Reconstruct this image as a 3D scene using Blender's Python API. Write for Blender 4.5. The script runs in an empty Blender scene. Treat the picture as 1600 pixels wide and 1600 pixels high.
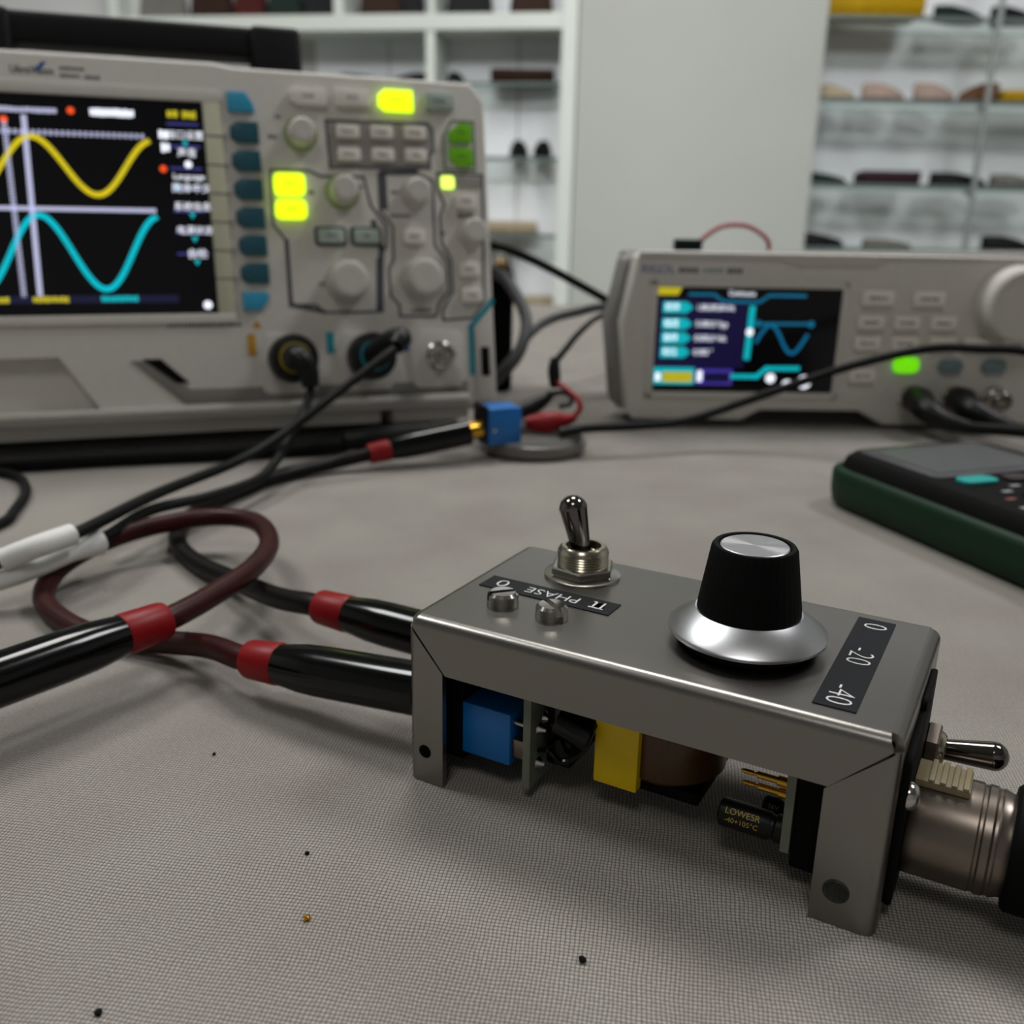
import bpy, bmesh, math, random
from mathutils import Vector, Matrix
random.seed(7)
S = 0.001                                             # everything below is written in millimetres
scene = bpy.context.scene
col = scene.collection

# ---------------------------------------------------------------- camera, light, exposure
cam_d = bpy.data.cameras.new('camera')
cam = bpy.data.objects.new('camera', cam_d); col.objects.link(cam); scene.camera = cam
pitch, roll = 0.3044, 0.0197
fw = Vector((0, math.cos(pitch), -math.sin(pitch))); up0 = Vector((0, math.sin(pitch), math.cos(pitch))); rt0 = Vector((1, 0, 0))
rt = rt0*math.cos(roll) + up0*math.sin(roll); up = up0*math.cos(roll) - rt0*math.sin(roll)
M = Matrix((rt, up, -fw)).transposed().to_4x4(); M.translation = Vector((0, 0, 0.1111))
cam.matrix_world = M
cam_d.sensor_width = 36; cam_d.lens = 36*1507/1600; cam_d.clip_start = 0.005; cam_d.clip_end = 50
cam_d.dof.use_dof = True; cam_d.dof.focus_distance = 0.172; cam_d.dof.aperture_fstop = 19

w = bpy.data.worlds.new('world'); scene.world = w; w.use_nodes = True
w.node_tree.nodes['Background'].inputs[0].default_value = (0.9, 0.95, 1, 1)
w.node_tree.nodes['Background'].inputs[1].default_value = 0.02
def ceiling_light(x, y, sx, sy, watt, colr):
    d = bpy.data.lights.new('ceiling_panel_light', 'AREA'); d.shape = 'RECTANGLE'; d.size = sx; d.size_y = sy; d.energy = watt; d.color = colr
    o = bpy.data.objects.new('ceiling_panel_light', d); col.objects.link(o); o.location = (x, y, 1.985)
ceiling_light(0.0, 1.3, 0.6, 0.6, 22, (1, 0.98, 0.95))
ceiling_light(-1.3, 0.8, 0.6, 0.6, 25, (0.97, 1, 0.98))
ceiling_light(1.4, 0.8, 0.6, 0.6, 25, (0.98, 0.98, 1))
ceiling_light(-0.3, -1.0, 0.6, 0.6, 9, (1, 0.98, 0.94))
def added_shelf_spot(x, y, tx, ty, tz, watt):  # added fill spots out of view, only there to brighten the dark shelves
    d = bpy.data.lights.new('added_shelf_fill', 'SPOT'); d.energy = watt; d.spot_size = math.radians(56); d.spot_blend = 0.7; d.shadow_soft_size = 0.4; d.color = (0.98, 1, 1)
    o = bpy.data.objects.new('added_shelf_fill', d); col.objects.link(o); o.location = (x, y, 1.93)
    o.rotation_euler = (Vector((tx, ty, tz))-o.location).to_track_quat('-Z', 'Y').to_euler()
added_shelf_spot(-0.5, -0.2, -0.6, 2.95, 0.38, 215)
added_shelf_spot(1.0, -0.2, 1.4, 2.95, 0.38, 190)
vs = scene.view_settings
vs.view_transform = 'Standard'; vs.look = 'None'; vs.exposure = -0.12; vs.gamma = 1; vs.use_curve_mapping = False
scene.cycles.use_denoising = True

# ---------------------------------------------------------------- materials
def lin(h):
    h = h.lstrip('#'); c = [int(h[i:i+2], 16)/255 for i in (0, 2, 4)]
    return tuple(x/12.92 if x <= 0.04045 else ((x+0.055)/1.055)**2.4 for x in c)
MATS = {}
def mat(name, hexc, rough=0.5, metal=0.0, var=0.06, nscale=300.0, bump=0.0, bscale=2000.0, emit=0.0, coat=0.0, trans=0.0, aniso=0.0, spec=0.5):
    if name in MATS: return MATS[name]
    m = bpy.data.materials.new(name); m.use_nodes = True; nt = m.node_tree; b = nt.nodes['Principled BSDF']
    c = lin(hexc)
    tc = nt.nodes.new('ShaderNodeTexCoord'); nz = nt.nodes.new('ShaderNodeTexNoise'); nz.inputs['Scale'].default_value = nscale; nz.inputs['Detail'].default_value = 4
    nt.links.new(tc.outputs['Object'], nz.inputs['Vector'])
    r = nt.nodes.new('ShaderNodeValToRGB'); e = r.color_ramp.elements
    e[0].position = 0.3; e[1].position = 0.7
    e[0].color = tuple(x*(1-var) for x in c)+(1,); e[1].color = tuple(min(1, x*(1+var)) for x in c)+(1,)
    nt.links.new(nz.outputs['Fac'], r.inputs['Fac']); nt.links.new(r.outputs['Color'], b.inputs['Base Color'])
    b.inputs['Roughness'].default_value = rough; b.inputs['Metallic'].default_value = metal
    b.inputs['Specular IOR Level'].default_value = spec
    if coat: b.inputs['Coat Weight'].default_value = coat; b.inputs['Coat Roughness'].default_value = 0.08
    if trans: b.inputs['Transmission Weight'].default_value = trans
    if aniso: b.inputs['Anisotropic'].default_value = aniso
    if emit:
        nt.links.new(r.outputs['Color'], b.inputs['Emission Color']); b.inputs['Emission Strength'].default_value = emit
    if bump:
        n2 = nt.nodes.new('ShaderNodeTexNoise'); n2.inputs['Scale'].default_value = bscale; nt.links.new(tc.outputs['Object'], n2.inputs['Vector'])
        bp = nt.nodes.new('ShaderNodeBump'); bp.inputs['Strength'].default_value = bump; bp.inputs['Distance'].default_value = 0.0002
        nt.links.new(n2.outputs['Fac'], bp.inputs['Height']); nt.links.new(bp.outputs['Normal'], b.inputs['Normal'])
    MATS[name] = m
    return m

def cloth_mat():
    m = bpy.data.materials.new('woven_cloth'); m.use_nodes = True; nt = m.node_tree; N = nt.nodes; L = nt.links
    b = N['Principled BSDF']; b.inputs['Roughness'].default_value = 0.95; b.inputs['Specular IOR Level'].default_value = 0.15
    b.inputs['Sheen Weight'].default_value = 0.15
    tc = N.new('ShaderNodeTexCoord'); mp = N.new('ShaderNodeMapping'); mp.inputs['Rotation'].default_value = (0, 0, math.radians(9))
    L.new(tc.outputs['Object'], mp.inputs['Vector'])
    nz = N.new('ShaderNodeTexNoise'); nz.inputs['Scale'].default_value = 60; nz.inputs['Detail'].default_value = 3; L.new(tc.outputs['Object'], nz.inputs['Vector'])
    wob = N.new('ShaderNodeVectorMath'); wob.operation = 'SCALE'; wob.inputs['Scale'].default_value = 0.0022; L.new(nz.outputs['Color'], wob.inputs[0])
    ad = N.new('ShaderNodeVectorMath'); L.new(mp.outputs['Vector'], ad.inputs[0]); L.new(wob.outputs['Vector'], ad.inputs[1])
    sp = N.new('ShaderNodeSeparateXYZ'); L.new(ad.outputs['Vector'], sp.inputs[0])
    def math_(op, a, bb=None):
        n = N.new('ShaderNodeMath'); n.operation = op
        for i, v in enumerate((a, bb)):
            if v is None: continue
            if isinstance(v, (int, float)): n.inputs[i].default_value = v
            else: L.new(v, n.inputs[i])
        return n.outputs[0]
    k = math.pi/0.00068
    su = math_('SINE', math_('MULTIPLY', sp.outputs['X'], k)); sv = math_('SINE', math_('MULTIPLY', sp.outputs['Y'], k*0.9))
    pr = math_('MULTIPLY', su, sv)
    ridge = math_('ABSOLUTE', pr)
    h = math_('ADD', math_('MULTIPLY', ridge, 0.75), math_('MULTIPLY', pr, 0.25))
    bp = N.new('ShaderNodeBump'); bp.inputs['Strength'].default_value = 0.55; bp.inputs['Distance'].default_value = 0.00025; L.new(h, bp.inputs['Height'])
    # soft undulation of the cloth
    n3 = N.new('ShaderNodeTexNoise'); n3.inputs['Scale'].default_value = 14; n3.inputs['Detail'].default_value = 2; L.new(tc.outputs['Object'], n3.inputs['Vector'])
    b2 = N.new('ShaderNodeBump'); b2.inputs['Strength'].default_value = 0.35; b2.inputs['Distance'].default_value = 0.006; L.new(n3.outputs['Fac'], b2.inputs['Height'])
    L.new(b2.outputs['Normal'], bp.inputs['Normal']); L.new(bp.outputs['Normal'], b.inputs['Normal'])
    # thread colour: paler yarn crowns, greyer in the gaps, faint slubs and stains
    ramp = N.new('ShaderNodeValToRGB'); e = ramp.color_ramp.elements
    e[0].position = 0.0; e[0].color = lin('#67625e')+(1,); e[1].position = 0.55; e[1].color = lin('#b1aca6')+(1,)
    L.new(ridge, ramp.inputs['Fac'])
    n4 = N.new('ShaderNodeTexNoise'); n4.inputs['Scale'].default_value = 25; n4.inputs['Detail'].default_value = 6; L.new(tc.outputs['Object'], n4.inputs['Vector'])
    r4 = N.new('ShaderNodeValToRGB'); r4.color_ramp.elements[0].position = 0.35; r4.color_ramp.elements[0].color = lin('#eeebea')+(1,); r4.color_ramp.elements[1].position = 0.65; r4.color_ramp.elements[1].color = (1, 1, 0.98, 1)
    L.new(n4.outputs['Fac'], r4.inputs['Fac'])
    n5 = N.new('ShaderNodeTexVoronoi'); n5.inputs['Scale'].default_value = 28; n5.inputs['Randomness'].default_value = 1; L.new(tc.outputs['Object'], n5.inputs['Vector'])
    r5 = N.new('ShaderNodeValToRGB'); r5.color_ramp.elements[0].position = 0.012; r5.color_ramp.elements[0].color = (0.30, 0.28, 0.26, 1); r5.color_ramp.elements[1].position = 0.02; r5.color_ramp.elements[1].color = (1, 1, 1, 1)
    L.new(n5.outputs['Distance'], r5.inputs['Fac'])
    mx = N.new('ShaderNodeMix'); mx.data_type = 'RGBA'; mx.blend_type = 'MULTIPLY'; mx.inputs[0].default_value = 1; L.new(ramp.outputs['Color'], mx.inputs[6]); L.new(r4.outputs['Color'], mx.inputs[7])
    mx2 = N.new('ShaderNodeMix'); mx2.data_type = 'RGBA'; mx2.blend_type = 'MULTIPLY'; mx2.inputs[0].default_value = 0.7; L.new(mx.outputs[2], mx2.inputs[6]); L.new(r5.outputs['Color'], mx2.inputs[7])
    n6 = N.new('ShaderNodeTexNoise'); n6.inputs['Scale'].default_value = 1300; n6.inputs['Detail'].default_value = 2; L.new(mp.outputs['Vector'], n6.inputs['Vector'])
    r6 = N.new('ShaderNodeValToRGB'); r6.color_ramp.elements[0].position = 0.3; r6.color_ramp.elements[0].color = (0.72, 0.71, 0.69, 1); r6.color_ramp.elements[1].position = 0.72; r6.color_ramp.elements[1].color = (1, 1, 1, 1)
    L.new(n6.outputs['Fac'], r6.inputs['Fac'])
    mx3 = N.new('ShaderNodeMix'); mx3.data_type = 'RGBA'; mx3.blend_type = 'MULTIPLY'; mx3.inputs[0].default_value = 0.8; L.new(mx2.outputs[2], mx3.inputs[6]); L.new(r6.outputs['Color'], mx3.inputs[7])
    L.new(mx3.outputs[2], b.inputs['Base Color'])
    return m

alu = mat('satin_aluminium', '#8b8884', 0.3, 1.0, 0.03, 4000, bump=0.08, bscale=6000)
chrome = mat('polished_chrome', '#c4c0bb', 0.14, 1.0, 0.03)
dkchrome = mat('dark_chrome', '#6f6b67', 0.1, 1.0, 0.03)
nickel = mat('nickel_plate', '#b9b1a0', 0.2, 1.0, 0.05)
steel = mat('matte_nickel', '#857b72', 0.33, 1.0, 0.05)
gold = mat('gold_plate', '#d8a640', 0.25, 1.0, 0.05)
spun = mat('spun_aluminium', '#cfcfd3', 0.3, 1.0, 0.02, aniso=0.7)
blackp = mat('black_plastic', '#070708', 0.42, 0, 0.1, spec=0.3)
blackm = mat('matte_black_plastic', '#040404', 0.7, 0, 0.1, spec=0.12)
blackg = mat('glossy_black_sleeve', '#040605', 0.14, 0, 0.1, spec=0.35)
blackr = mat('black_rubber_cable', '#040405', 0.55, 0, 0.1, spec=0.2)
redp = mat('red_heatshrink', '#84030d', 0.42, 0, 0.06, spec=0.3)
cordr = mat('dark_red_clear_sheath', '#320806', 0.42, 0, 0.25, 90, spec=0.25)
labelk = mat('black_label_tape', '#0d0f15', 0.5, 0, 0.05, spec=0.2)
white_print = mat('white_print', '#d8d8d8', 0.6, 0, 0.02)
bluep = mat('blue_plastic', '#0b66b0', 0.4, 0, 0.04)
yellowt = mat('yellow_tape', '#e8c400', 0.4, 0, 0.03)
amber = mat('amber_winding', '#4e3008', 0.35, 0, 0.2, 800)
fibre = mat('circuit_board', '#6d7263', 0.5, 0, 0.08)
goldprint = mat('gold_print', '#b09a3c', 0.5, 0, 0.02)
instr = mat('instrument_shell_grey', '#cdc9c3', 0.55, 0, 0.025, bump=0.05, bscale=3000)
instr2 = mat('instrument_light_panel', '#cac6c0', 0.55, 0, 0.02)
instrd = mat('instrument_ledge_grey', '#7d7a75', 0.6, 0, 0.03)
lineg = mat('dark_grey_print', '#4c4e54', 0.6, 0, 0.03)
keyw = mat('pale_key', '#e6e0d8', 0.5, 0, 0.02)
keyd = mat('dark_teal_key', '#17505f', 0.4, 0, 0.04)
keyc = mat('cyan_key', '#2f9cc4', 0.4, 0, 0.03)
keyg = mat('green_key', '#64a800', 0.4, 0, 0.03, emit=0.12)
keyp = mat('pale_green_key', '#a9b8ae', 0.4, 0, 0.02)
cream = mat('cream_strip', '#c9c8b0', 0.5, 0, 0.02)
stripec = mat('teal_stripe', '#008c9c', 0.4, 0, 0.02)
litk = mat('lit_yellow_green_key', '#cdf60c', 0.4, 0, 0.05, emit=1.6)
litg = mat('lit_green_key', '#74e800', 0.4, 0, 0.05, emit=0.75)
ledg = mat('lit_led', '#d8ff60', 0.4, 0, 0.02, emit=1.6)
scrm = mat('screen_glass', '#07070d', 0.16, 0, 0.02, emit=0.12, spec=0.3)
scrb = mat('screen_field_blue', '#10083a', 0.3, 0, 0.02, emit=0.6)
eyel = mat('screen_yellow', '#cfc220', 0.5, 0, 0.02, emit=0.6)
ecya = mat('screen_cyan', '#00b8c4', 0.5, 0, 0.02, emit=0.7)
ewhi = mat('screen_white', '#eef2ff', 0.5, 0, 0.02, emit=1.1)
epal = mat('screen_pale_violet', '#b8bada', 0.5, 0, 0.02, emit=0.75)
eind = mat('screen_indigo', '#3c3c84', 0.5, 0, 0.02, emit=0.6)
eora = mat('screen_orange', '#f0501c', 0.5, 0, 0.02, emit=0.9)
etea = mat('screen_teal', '#0d6f96', 0.5, 0, 0.02, emit=0.6)
green_h = mat('green_holster', '#032a15', 0.5, 0, 0.06, spec=0.3)
lcd = mat('unlit_lcd', '#55585a', 0.25, 0, 0.04)
tealb = mat('teal_rubber_button', '#0f9c98', 0.45, 0, 0.03)
clear_grey = mat('smoky_clear_plastic', '#7c7876', 0.3, 0, 0.03, trans=0.25)
whitepaper = mat('white_tape', '#dcdcd8', 0.5, 0, 0.02)
wallp = mat('white_plaster', '#b0b2ad', 0.9, 0, 0.02, 4, bump=0.1, bscale=400)
wallq = mat('grey_plaster', '#bdbcbc', 0.9, 0, 0.02, 4)
floorm = mat('grey_floor_tile', '#8a857e', 0.5, 0, 0.05, 6)
shelfw = mat('white_laminate', '#d4d9d2', 0.5, 0, 0.02, 8)
panelw = mat('white_back_panel', '#eceef2', 0.7, 0, 0.02, 5)
def glass_mat(name, hexc, fac):
    m = mat(name, hexc, 0.1, 0, 0.03); nt = m.node_tree; b = nt.nodes['Principled BSDF']
    tr = nt.nodes.new('ShaderNodeBsdfTransparent'); tr.inputs[0].default_value = (0.92, 0.96, 0.94, 1)
    mx = nt.nodes.new('ShaderNodeMixShader'); mx.inputs[0].default_value = fac
    nt.links.new(tr.outputs[0], mx.inputs[1]); nt.links.new(b.outputs[0], mx.inputs[2]); nt.links.new(mx.outputs[0], nt.nodes['Material Output'].inputs[0])
    return m
glassg = glass_mat('green_shelf_glass', '#626d6a', 0.12)
glasse = mat('shelf_glass_edge', '#66726f', 0.2)
steelb = mat('grey_steel_upright', '#9aa09f', 0.4, 0.3, 0.04)
def leather(n, c): return mat('leather_'+n, c, 0.6, 0, 0.12, 60, bump=0.2, bscale=500, spec=0.15)
ldark, lbrown, ltan, lgreen, lred, lyel, lpink, lgrey, lcream = (leather(n, c) for n, c in
    (('dark', '#121114'), ('brown', '#2b160c'), ('tan', '#6a4a32'), ('green', '#10211d'), ('red', '#42100c'), ('yellow', '#ad8904'), ('pink', '#a38d82'), ('grey', '#6b6963'), ('cream', '#a5977f')))

# ---------------------------------------------------------------- geometry helpers (millimetres in, metres out)
def finish(name, bm, m, parent=None, smooth=40):
    bmesh.ops.recalc_face_normals(bm, faces=bm.faces)
    me = bpy.data.meshes.new(name)
    for v in bm.verts: v.co = v.co*S
    bm.to_mesh(me); bm.free()
    me.materials.append(m)
    if smooth:
        me.polygons.foreach_set('use_smooth', [True]*len(me.polygons))
        me.set_sharp_from_angle(angle=math.radians(smooth))
    o = bpy.data.objects.new(name, me); col.objects.link(o)
    if parent is not None: o.parent = parent
    return o
def thing(name, label, cat, loc=(0, 0, 0), rz=0.0, mtx=None, group=None):
    o = bpy.data.objects.new(name, None); col.objects.link(o); o.empty_display_size = 0.01
    if mtx is not None: o.matrix_world = mtx
    else:
        o.location = Vector(loc)*S; o.rotation_euler = (0, 0, rz)
    return tag(o, label, cat, group)
def tag(o, label, cat=None, group=None):
    o['label'] = label
    if cat: o['category'] = cat
    if group: o['group'] = group
    return o
def struct(o): o['kind'] = 'structure'; return o
def lab(o, label): o['label'] = label; return o

def box(x0, x1, y0, y1, z0, z1, bev=0.0, seg=2, bm=None):
    b = bmesh.new()
    vs_ = [b.verts.new((x, y, z)) for x in (x0, x1) for y in (y0, y1) for z in (z0, z1)]
    for f in ((0, 1, 3, 2), (4, 6, 7, 5), (0, 4, 5, 1), (2, 3, 7, 6), (0, 2, 6, 4), (1, 5, 7, 3)): b.faces.new([vs_[i] for i in f])
    bmesh.ops.recalc_face_normals(b, faces=b.faces)
    if bev: bmesh.ops.bevel(b, geom=list(b.edges), offset=bev, segments=seg, affect='EDGES', profile=0.5)
    return merge(bm, b)
def merge(bm, b):
    if bm is None: return b
    me = bpy.data.meshes.new('tmp'); b.to_mesh(me); b.free(); bm.from_mesh(me); bpy.data.meshes.remove(me)
    return bm
def basis(d):
    d = Vector(d).normalized(); a = Vector((0, 0, 1)) if abs(d.z) < 0.9 else Vector((1, 0, 0))
    u = a.cross(d).normalized(); return u, d.cross(u).normalized(), d
def lathe(prof, o=(0, 0, 0), d=(0, 0, 1), seg=32, bm=None, ph=0.0):
    """prof: list of (radius, height) along d from o"""
    b = bmesh.new(); u, v, d = basis(d); o = Vector(o); rings = []
    for r, h in prof:
        c = o + d*h
        if r < 1e-6: rings.append([b.verts.new(c)])
        else: rings.append([b.verts.new(c + (u*math.cos(2*math.pi*i/seg+ph) + v*math.sin(2*math.pi*i/seg+ph))*r) for i in range(seg)])
    for A, B in zip(rings, rings[1:]):
        for i in range(seg):
            j = (i+1) % seg
            if len(A) == 1 and len(B) == 1: continue
            if len(A) == 1: b.faces.new((A[0], B[i], B[j]))
            elif len(B) == 1: b.faces.new((A[i], A[j], B[0]))
            else: b.faces.new((A[i], A[j], B[j], B[i]))
    for R in (rings[0], rings[-1]):
        if len(R) > 1: b.faces.new(R)
    return merge(bm, b)
def cyl(p0, p1, r0, r1=None, seg=24, bm=None):
    p0, p1 = Vector(p0), Vector(p1)
    return lathe([(r0, 0), (r1 if r1 is not None else r0, (p1-p0).length)], p0, p1-p0, seg, bm)
def prism(poly, a, b_, axis='y', bev=0.0, seg=2, bm=None):
    """poly in the plane across axis: y -> (x,z), z -> (x,y), x -> (y,z)"""
    b = bmesh.new()
    mk = {'y': lambda p, t: (p[0], t, p[1]), 'z': lambda p, t: (p[0], p[1], t), 'x': lambda p, t: (t, p[0], p[1])}[axis]
    A = [b.verts.new(mk(p, a)) for p in poly]; B = [b.verts.new(mk(p, b_)) for p in poly]
    b.faces.new(A); b.faces.new(B[::-1]); n = len(poly)
    for i in range(n): b.faces.new((A[i], A[(i+1) % n], B[(i+1) % n], B[i]))
    bmesh.ops.recalc_face_normals(b, faces=b.faces)
    if bev:
        es = [e for e in b.edges if any(len(f.verts) == n for f in e.link_faces)] if n != 4 else list(b.edges)
        bmesh.ops.bevel(b, geom=es, offset=bev, segments=seg, affect='EDGES', profile=0.5)
    return merge(bm, b)
def rrect(cx, cz, w_, h, r, n=4):
    out = []
    for sx, sz, a0 in ((1, 1, 0), (-1, 1, 90), (-1, -1, 180), (1, -1, 270)):
        for i in range(n+1):
            a = math.radians(a0+90*i/n); out.append((cx+sx*(w_/2-r)+r*math.cos(a), cz+sz*(h/2-r)+r*math.sin(a)))
    return out
def spline(pts, n=10):
    P = [Vector(p) for p in pts]; P = [P[0]*2-P[1]] + P + [P[-1]*2-P[-2]]; out = []
    for i in range(1, len(P)-2):
        for k in range(n):
            t = k/n; a, b, c, d = P[i-1:i+3]
            out.append(0.5*((2*b)+(c-a)*t+(2*a-5*b+4*c-d)*t*t+(3*b-a-3*c+d)*t**3))
    out.append(P[-2]); return out
def tube(pts, r, seg=14, n=10, smooth=True, bm=None, closed=False):
    Q = spline(pts, n) if smooth else [Vector(p) for p in pts]
    b = bmesh.new(); rings = []; t0 = (Q[1]-Q[0]).normalized(); u, v, _ = basis(t0); N_ = len(Q)
    for i, p in enumerate(Q):
        if closed: t = (Q[(i+1) % N_]-Q[i-1]).normalized()
        else: t = (Q[min(i+1, N_-1)]-Q[max(i-1, 0)]).normalized()
        u = (u-t*u.dot(t)).normalized(); v = t.cross(u)
        rr = r(i/(N_-1)) if callable(r) else r
        rings.append([b.verts.new(p+(u*math.cos(2*math.pi*k/seg)+v*math.sin(2*math.pi*k/seg))*rr) for k in range(seg)])
    prs = list(zip(rings, rings[1:])) + ([(rings[-1], rings[0])] if closed else [])
    for A, B in prs:
        for k in range(seg): b.faces.new((A[k], A[(k+1) % seg], B[(k+1) % seg], B[k]))
    if not closed: b.faces.new(rings[0]); b.faces.new(rings[-1])
    return merge(bm, b)
def strip(pts, w_, y0, y1, closed=False, bm=None):
    """flat line of width w_ drawn in the x,z plane (an instrument face), y from y0 to y1"""
    b = bm or bmesh.new(); n = len(pts)
    for i in range(n if closed else n-1):
        p, q = Vector(pts[i]), Vector(pts[(i+1) % n]); d = (q-p)
        if d.length < 1e-6: continue
        d.normalize(); nn = Vector((-d.y, d.x))*w_/2; p2 = p-d*w_*0.35; q2 = q+d*w_*0.35
        prism([tuple(p2+nn), tuple(q2+nn), tuple(q2-nn), tuple(p2-nn)], y0, y1, 'y', bm=b)
    return b
def cut(o, cutter_bm):
    c = finish('cutter', cutter_bm, o.data.materials[0], None, 0)
    md = o.modifiers.new('b', 'BOOLEAN'); md.object = c; md.operation = 'DIFFERENCE'; md.solver = 'EXACT'
    pm, pp = o.matrix_world.copy(), o.parent; o.parent = None; o.matrix_world = Matrix.Identity(4)
    dg = bpy.context.evaluated_depsgraph_get(); dg.update()
    me = bpy.data.meshes.new_from_object(o.evaluated_get(dg)); o.modifiers.clear(); old = o.data; o.data = me; me.name = old.name
    bpy.data.meshes.remove(old); bpy.data.objects.remove(c); o.parent = pp; o.matrix_world = Matrix.Identity(4); o.matrix_basis = Matrix.Identity(4)
    me.polygons.foreach_set('use_smooth', [True]*len(me.polygons)); me.set_sharp_from_angle(angle=math.radians(35))
FACE = Matrix(((1, 0, 0, 0), (0, 0, -1, 0), (0, 1, 0, 0), (0, 0, 0, 1)))        # reading +x, up +z, out of -y
def text(body, size, m, parent, loc, rot=FACE, sx=1.0, depth=0.05, name='lettering', align='CENTER', thin=0.0):
    cu = bpy.data.curves.new('t', 'FONT'); cu.body = body; cu.size = size*S*1.38; cu.align_x = align; cu.align_y = 'CENTER'; cu.extrude = depth*S
    cu.resolution_u = 3; cu.offset = thin*size*S
    t = bpy.data.objects.new('t', cu); col.objects.link(t)
    dg = bpy.context.evaluated_depsgraph_get(); me = bpy.data.meshes.new_from_object(t.evaluated_get(dg))
    bpy.data.objects.remove(t); bpy.data.curves.remove(cu)
    me.transform(Matrix.Translation(Vector(loc)*S) @ rot @ Matrix.Diagonal((sx, 1, 1, 1)))
    me.materials.clear(); me.materials.append(m)
    o = bpy.data.objects.new(name, me); col.objects.link(o); o.parent = parent
    return o
def smear(n, x0, x1, z, h, y, m, parent, name='lettering'):
    """a run of print too small to read: a row of little strokes"""
    b = bmesh.new(); wd = (x1-x0)/n
    for i in range(n):
        hh = h*random.uniform(0.6, 1)
        box(x0+wd*i+wd*0.1, x0+wd*(i+0.82), y-0.05, y+0.03, z-hh/2, z+hh/2, bm=b)
    return finish(name, b, m, parent, 0)

# ================================================================ the room
def slab(name, x0, x1, y0, y1, z0, z1, m): return struct(finish(name, box(x0, x1, y0, y1, z0, z1), m, None, 0))
slab('floor', -2700, 2700, -2300, 3150, -800, -750, floorm)
slab('ceiling', -2700, 2700, -2300, 3150, 2000, 2050, wallp)
slab('wall_back', -2700, 2700, 3080, 3150, -750, 2000, wallq)
slab('wall_left', -2700, -2620, -2300, 3080, -750, 2000, wallp)
slab('wall_right', 2620, 2700, -2300, 3080, -750, 2000, wallp)
slab('wall_front', -2620, 2620, -2300, -2220, -750, 2000, wallq)
slab('wall_pillar', 152, 801, 2800, 3080, -750, 2000, wallp)

# ---------------------------------------------------------------- table and cloth
t = thing('work_table', 'work table hidden under the pale woven cloth', 'table', (0, 450, -750))
finish('table_top', box(-1000, 1000, -750, 750, 720, 748.2, 3), shelfw, t)
for sx in (-1, 1):
    for sy in (-1, 1): finish('leg', box(sx*930-30, sx*930+30, sy*680-30, sy*680+30, 0, 720, 3), shelfw, t)
b = bmesh.new(); nx, ny = 60, 50; x0, x1, y0, y1 = -1003, 1003, -303, 1203
g = []
for j in range(ny+1):
    row = []
    for i in range(nx+1):
        a, c = i/nx, j/ny
        x = x0+(x1-x0)*min(1, max(0, (a-0.06)/0.88)); y = y0+(y1-y0)*min(1, max(0, (c-0.06)/0.88))
        da = max(0, 0.06-a, a-0.94)/0.06; dc = max(0, 0.06-c, c-0.94)/0.06; dr = max(da, dc)
        z = -230*dr
        if dr > 0:
            wv = 14*dr*math.sin(9*a*6.28+c*50)
            if da > 0: x += (1 if a > 0.5 else -1)*(6+abs(wv))
            if dc > 0: y += (1 if c > 0.5 else -1)*(6+abs(wv))
        row.append(b.verts.new((x, y, z)))
    g.append(row)
for j in range(ny):
    for i in range(nx): b.faces.new((g[j][i], g[j][i+1], g[j+1][i+1], g[j+1][i]))
cl = finish('tablecloth', b, cloth_mat(), None, 60)
sm = cl.modifiers.new('cloth_thickness', 'SOLIDIFY'); sm.thickness = 0.0009; sm.offset = 1
tag(cl, 'off-white coarse woven cotton cloth spread over the work table', 'tablecloth')

# ---------------------------------------------------------------- crumbs on the cloth
def crumb(x, y, r, m, label):
    b = bmesh.new(); bmesh.ops.create_icosphere(b, subdivisions=2, radius=r)
    for v in b.verts: v.co *= random.uniform(0.75, 1.25); v.co.z *= 0.7
    zm = min(v.co.z for v in b.verts)
    for v in b.verts: v.co.z -= zm
    o = finish('crumb', b, m, None, 30); o.location = Vector((x, y, 0))*S
    tag(o, label, 'crumb', 'crumbs on the cloth')
crumb(-32.1, 129.8, 0.65, gold, 'tiny shiny brass crumb lying on the open cloth left of the box')
crumb(12.3, 121.8, 0.6, blackm, 'small black crumb on the cloth in front of the metal box')
crumb(-57.7, 109.8, 0.55, blackm, 'black speck on the cloth at the bottom left corner')
crumb(-61.8, 178.4, 0.4, blackm, 'dark speck on the cloth below the lying black plug')
crumb(-35.5, 146.4, 0.4, blackm, 'dark speck on the cloth above the shiny brass crumb')

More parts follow.
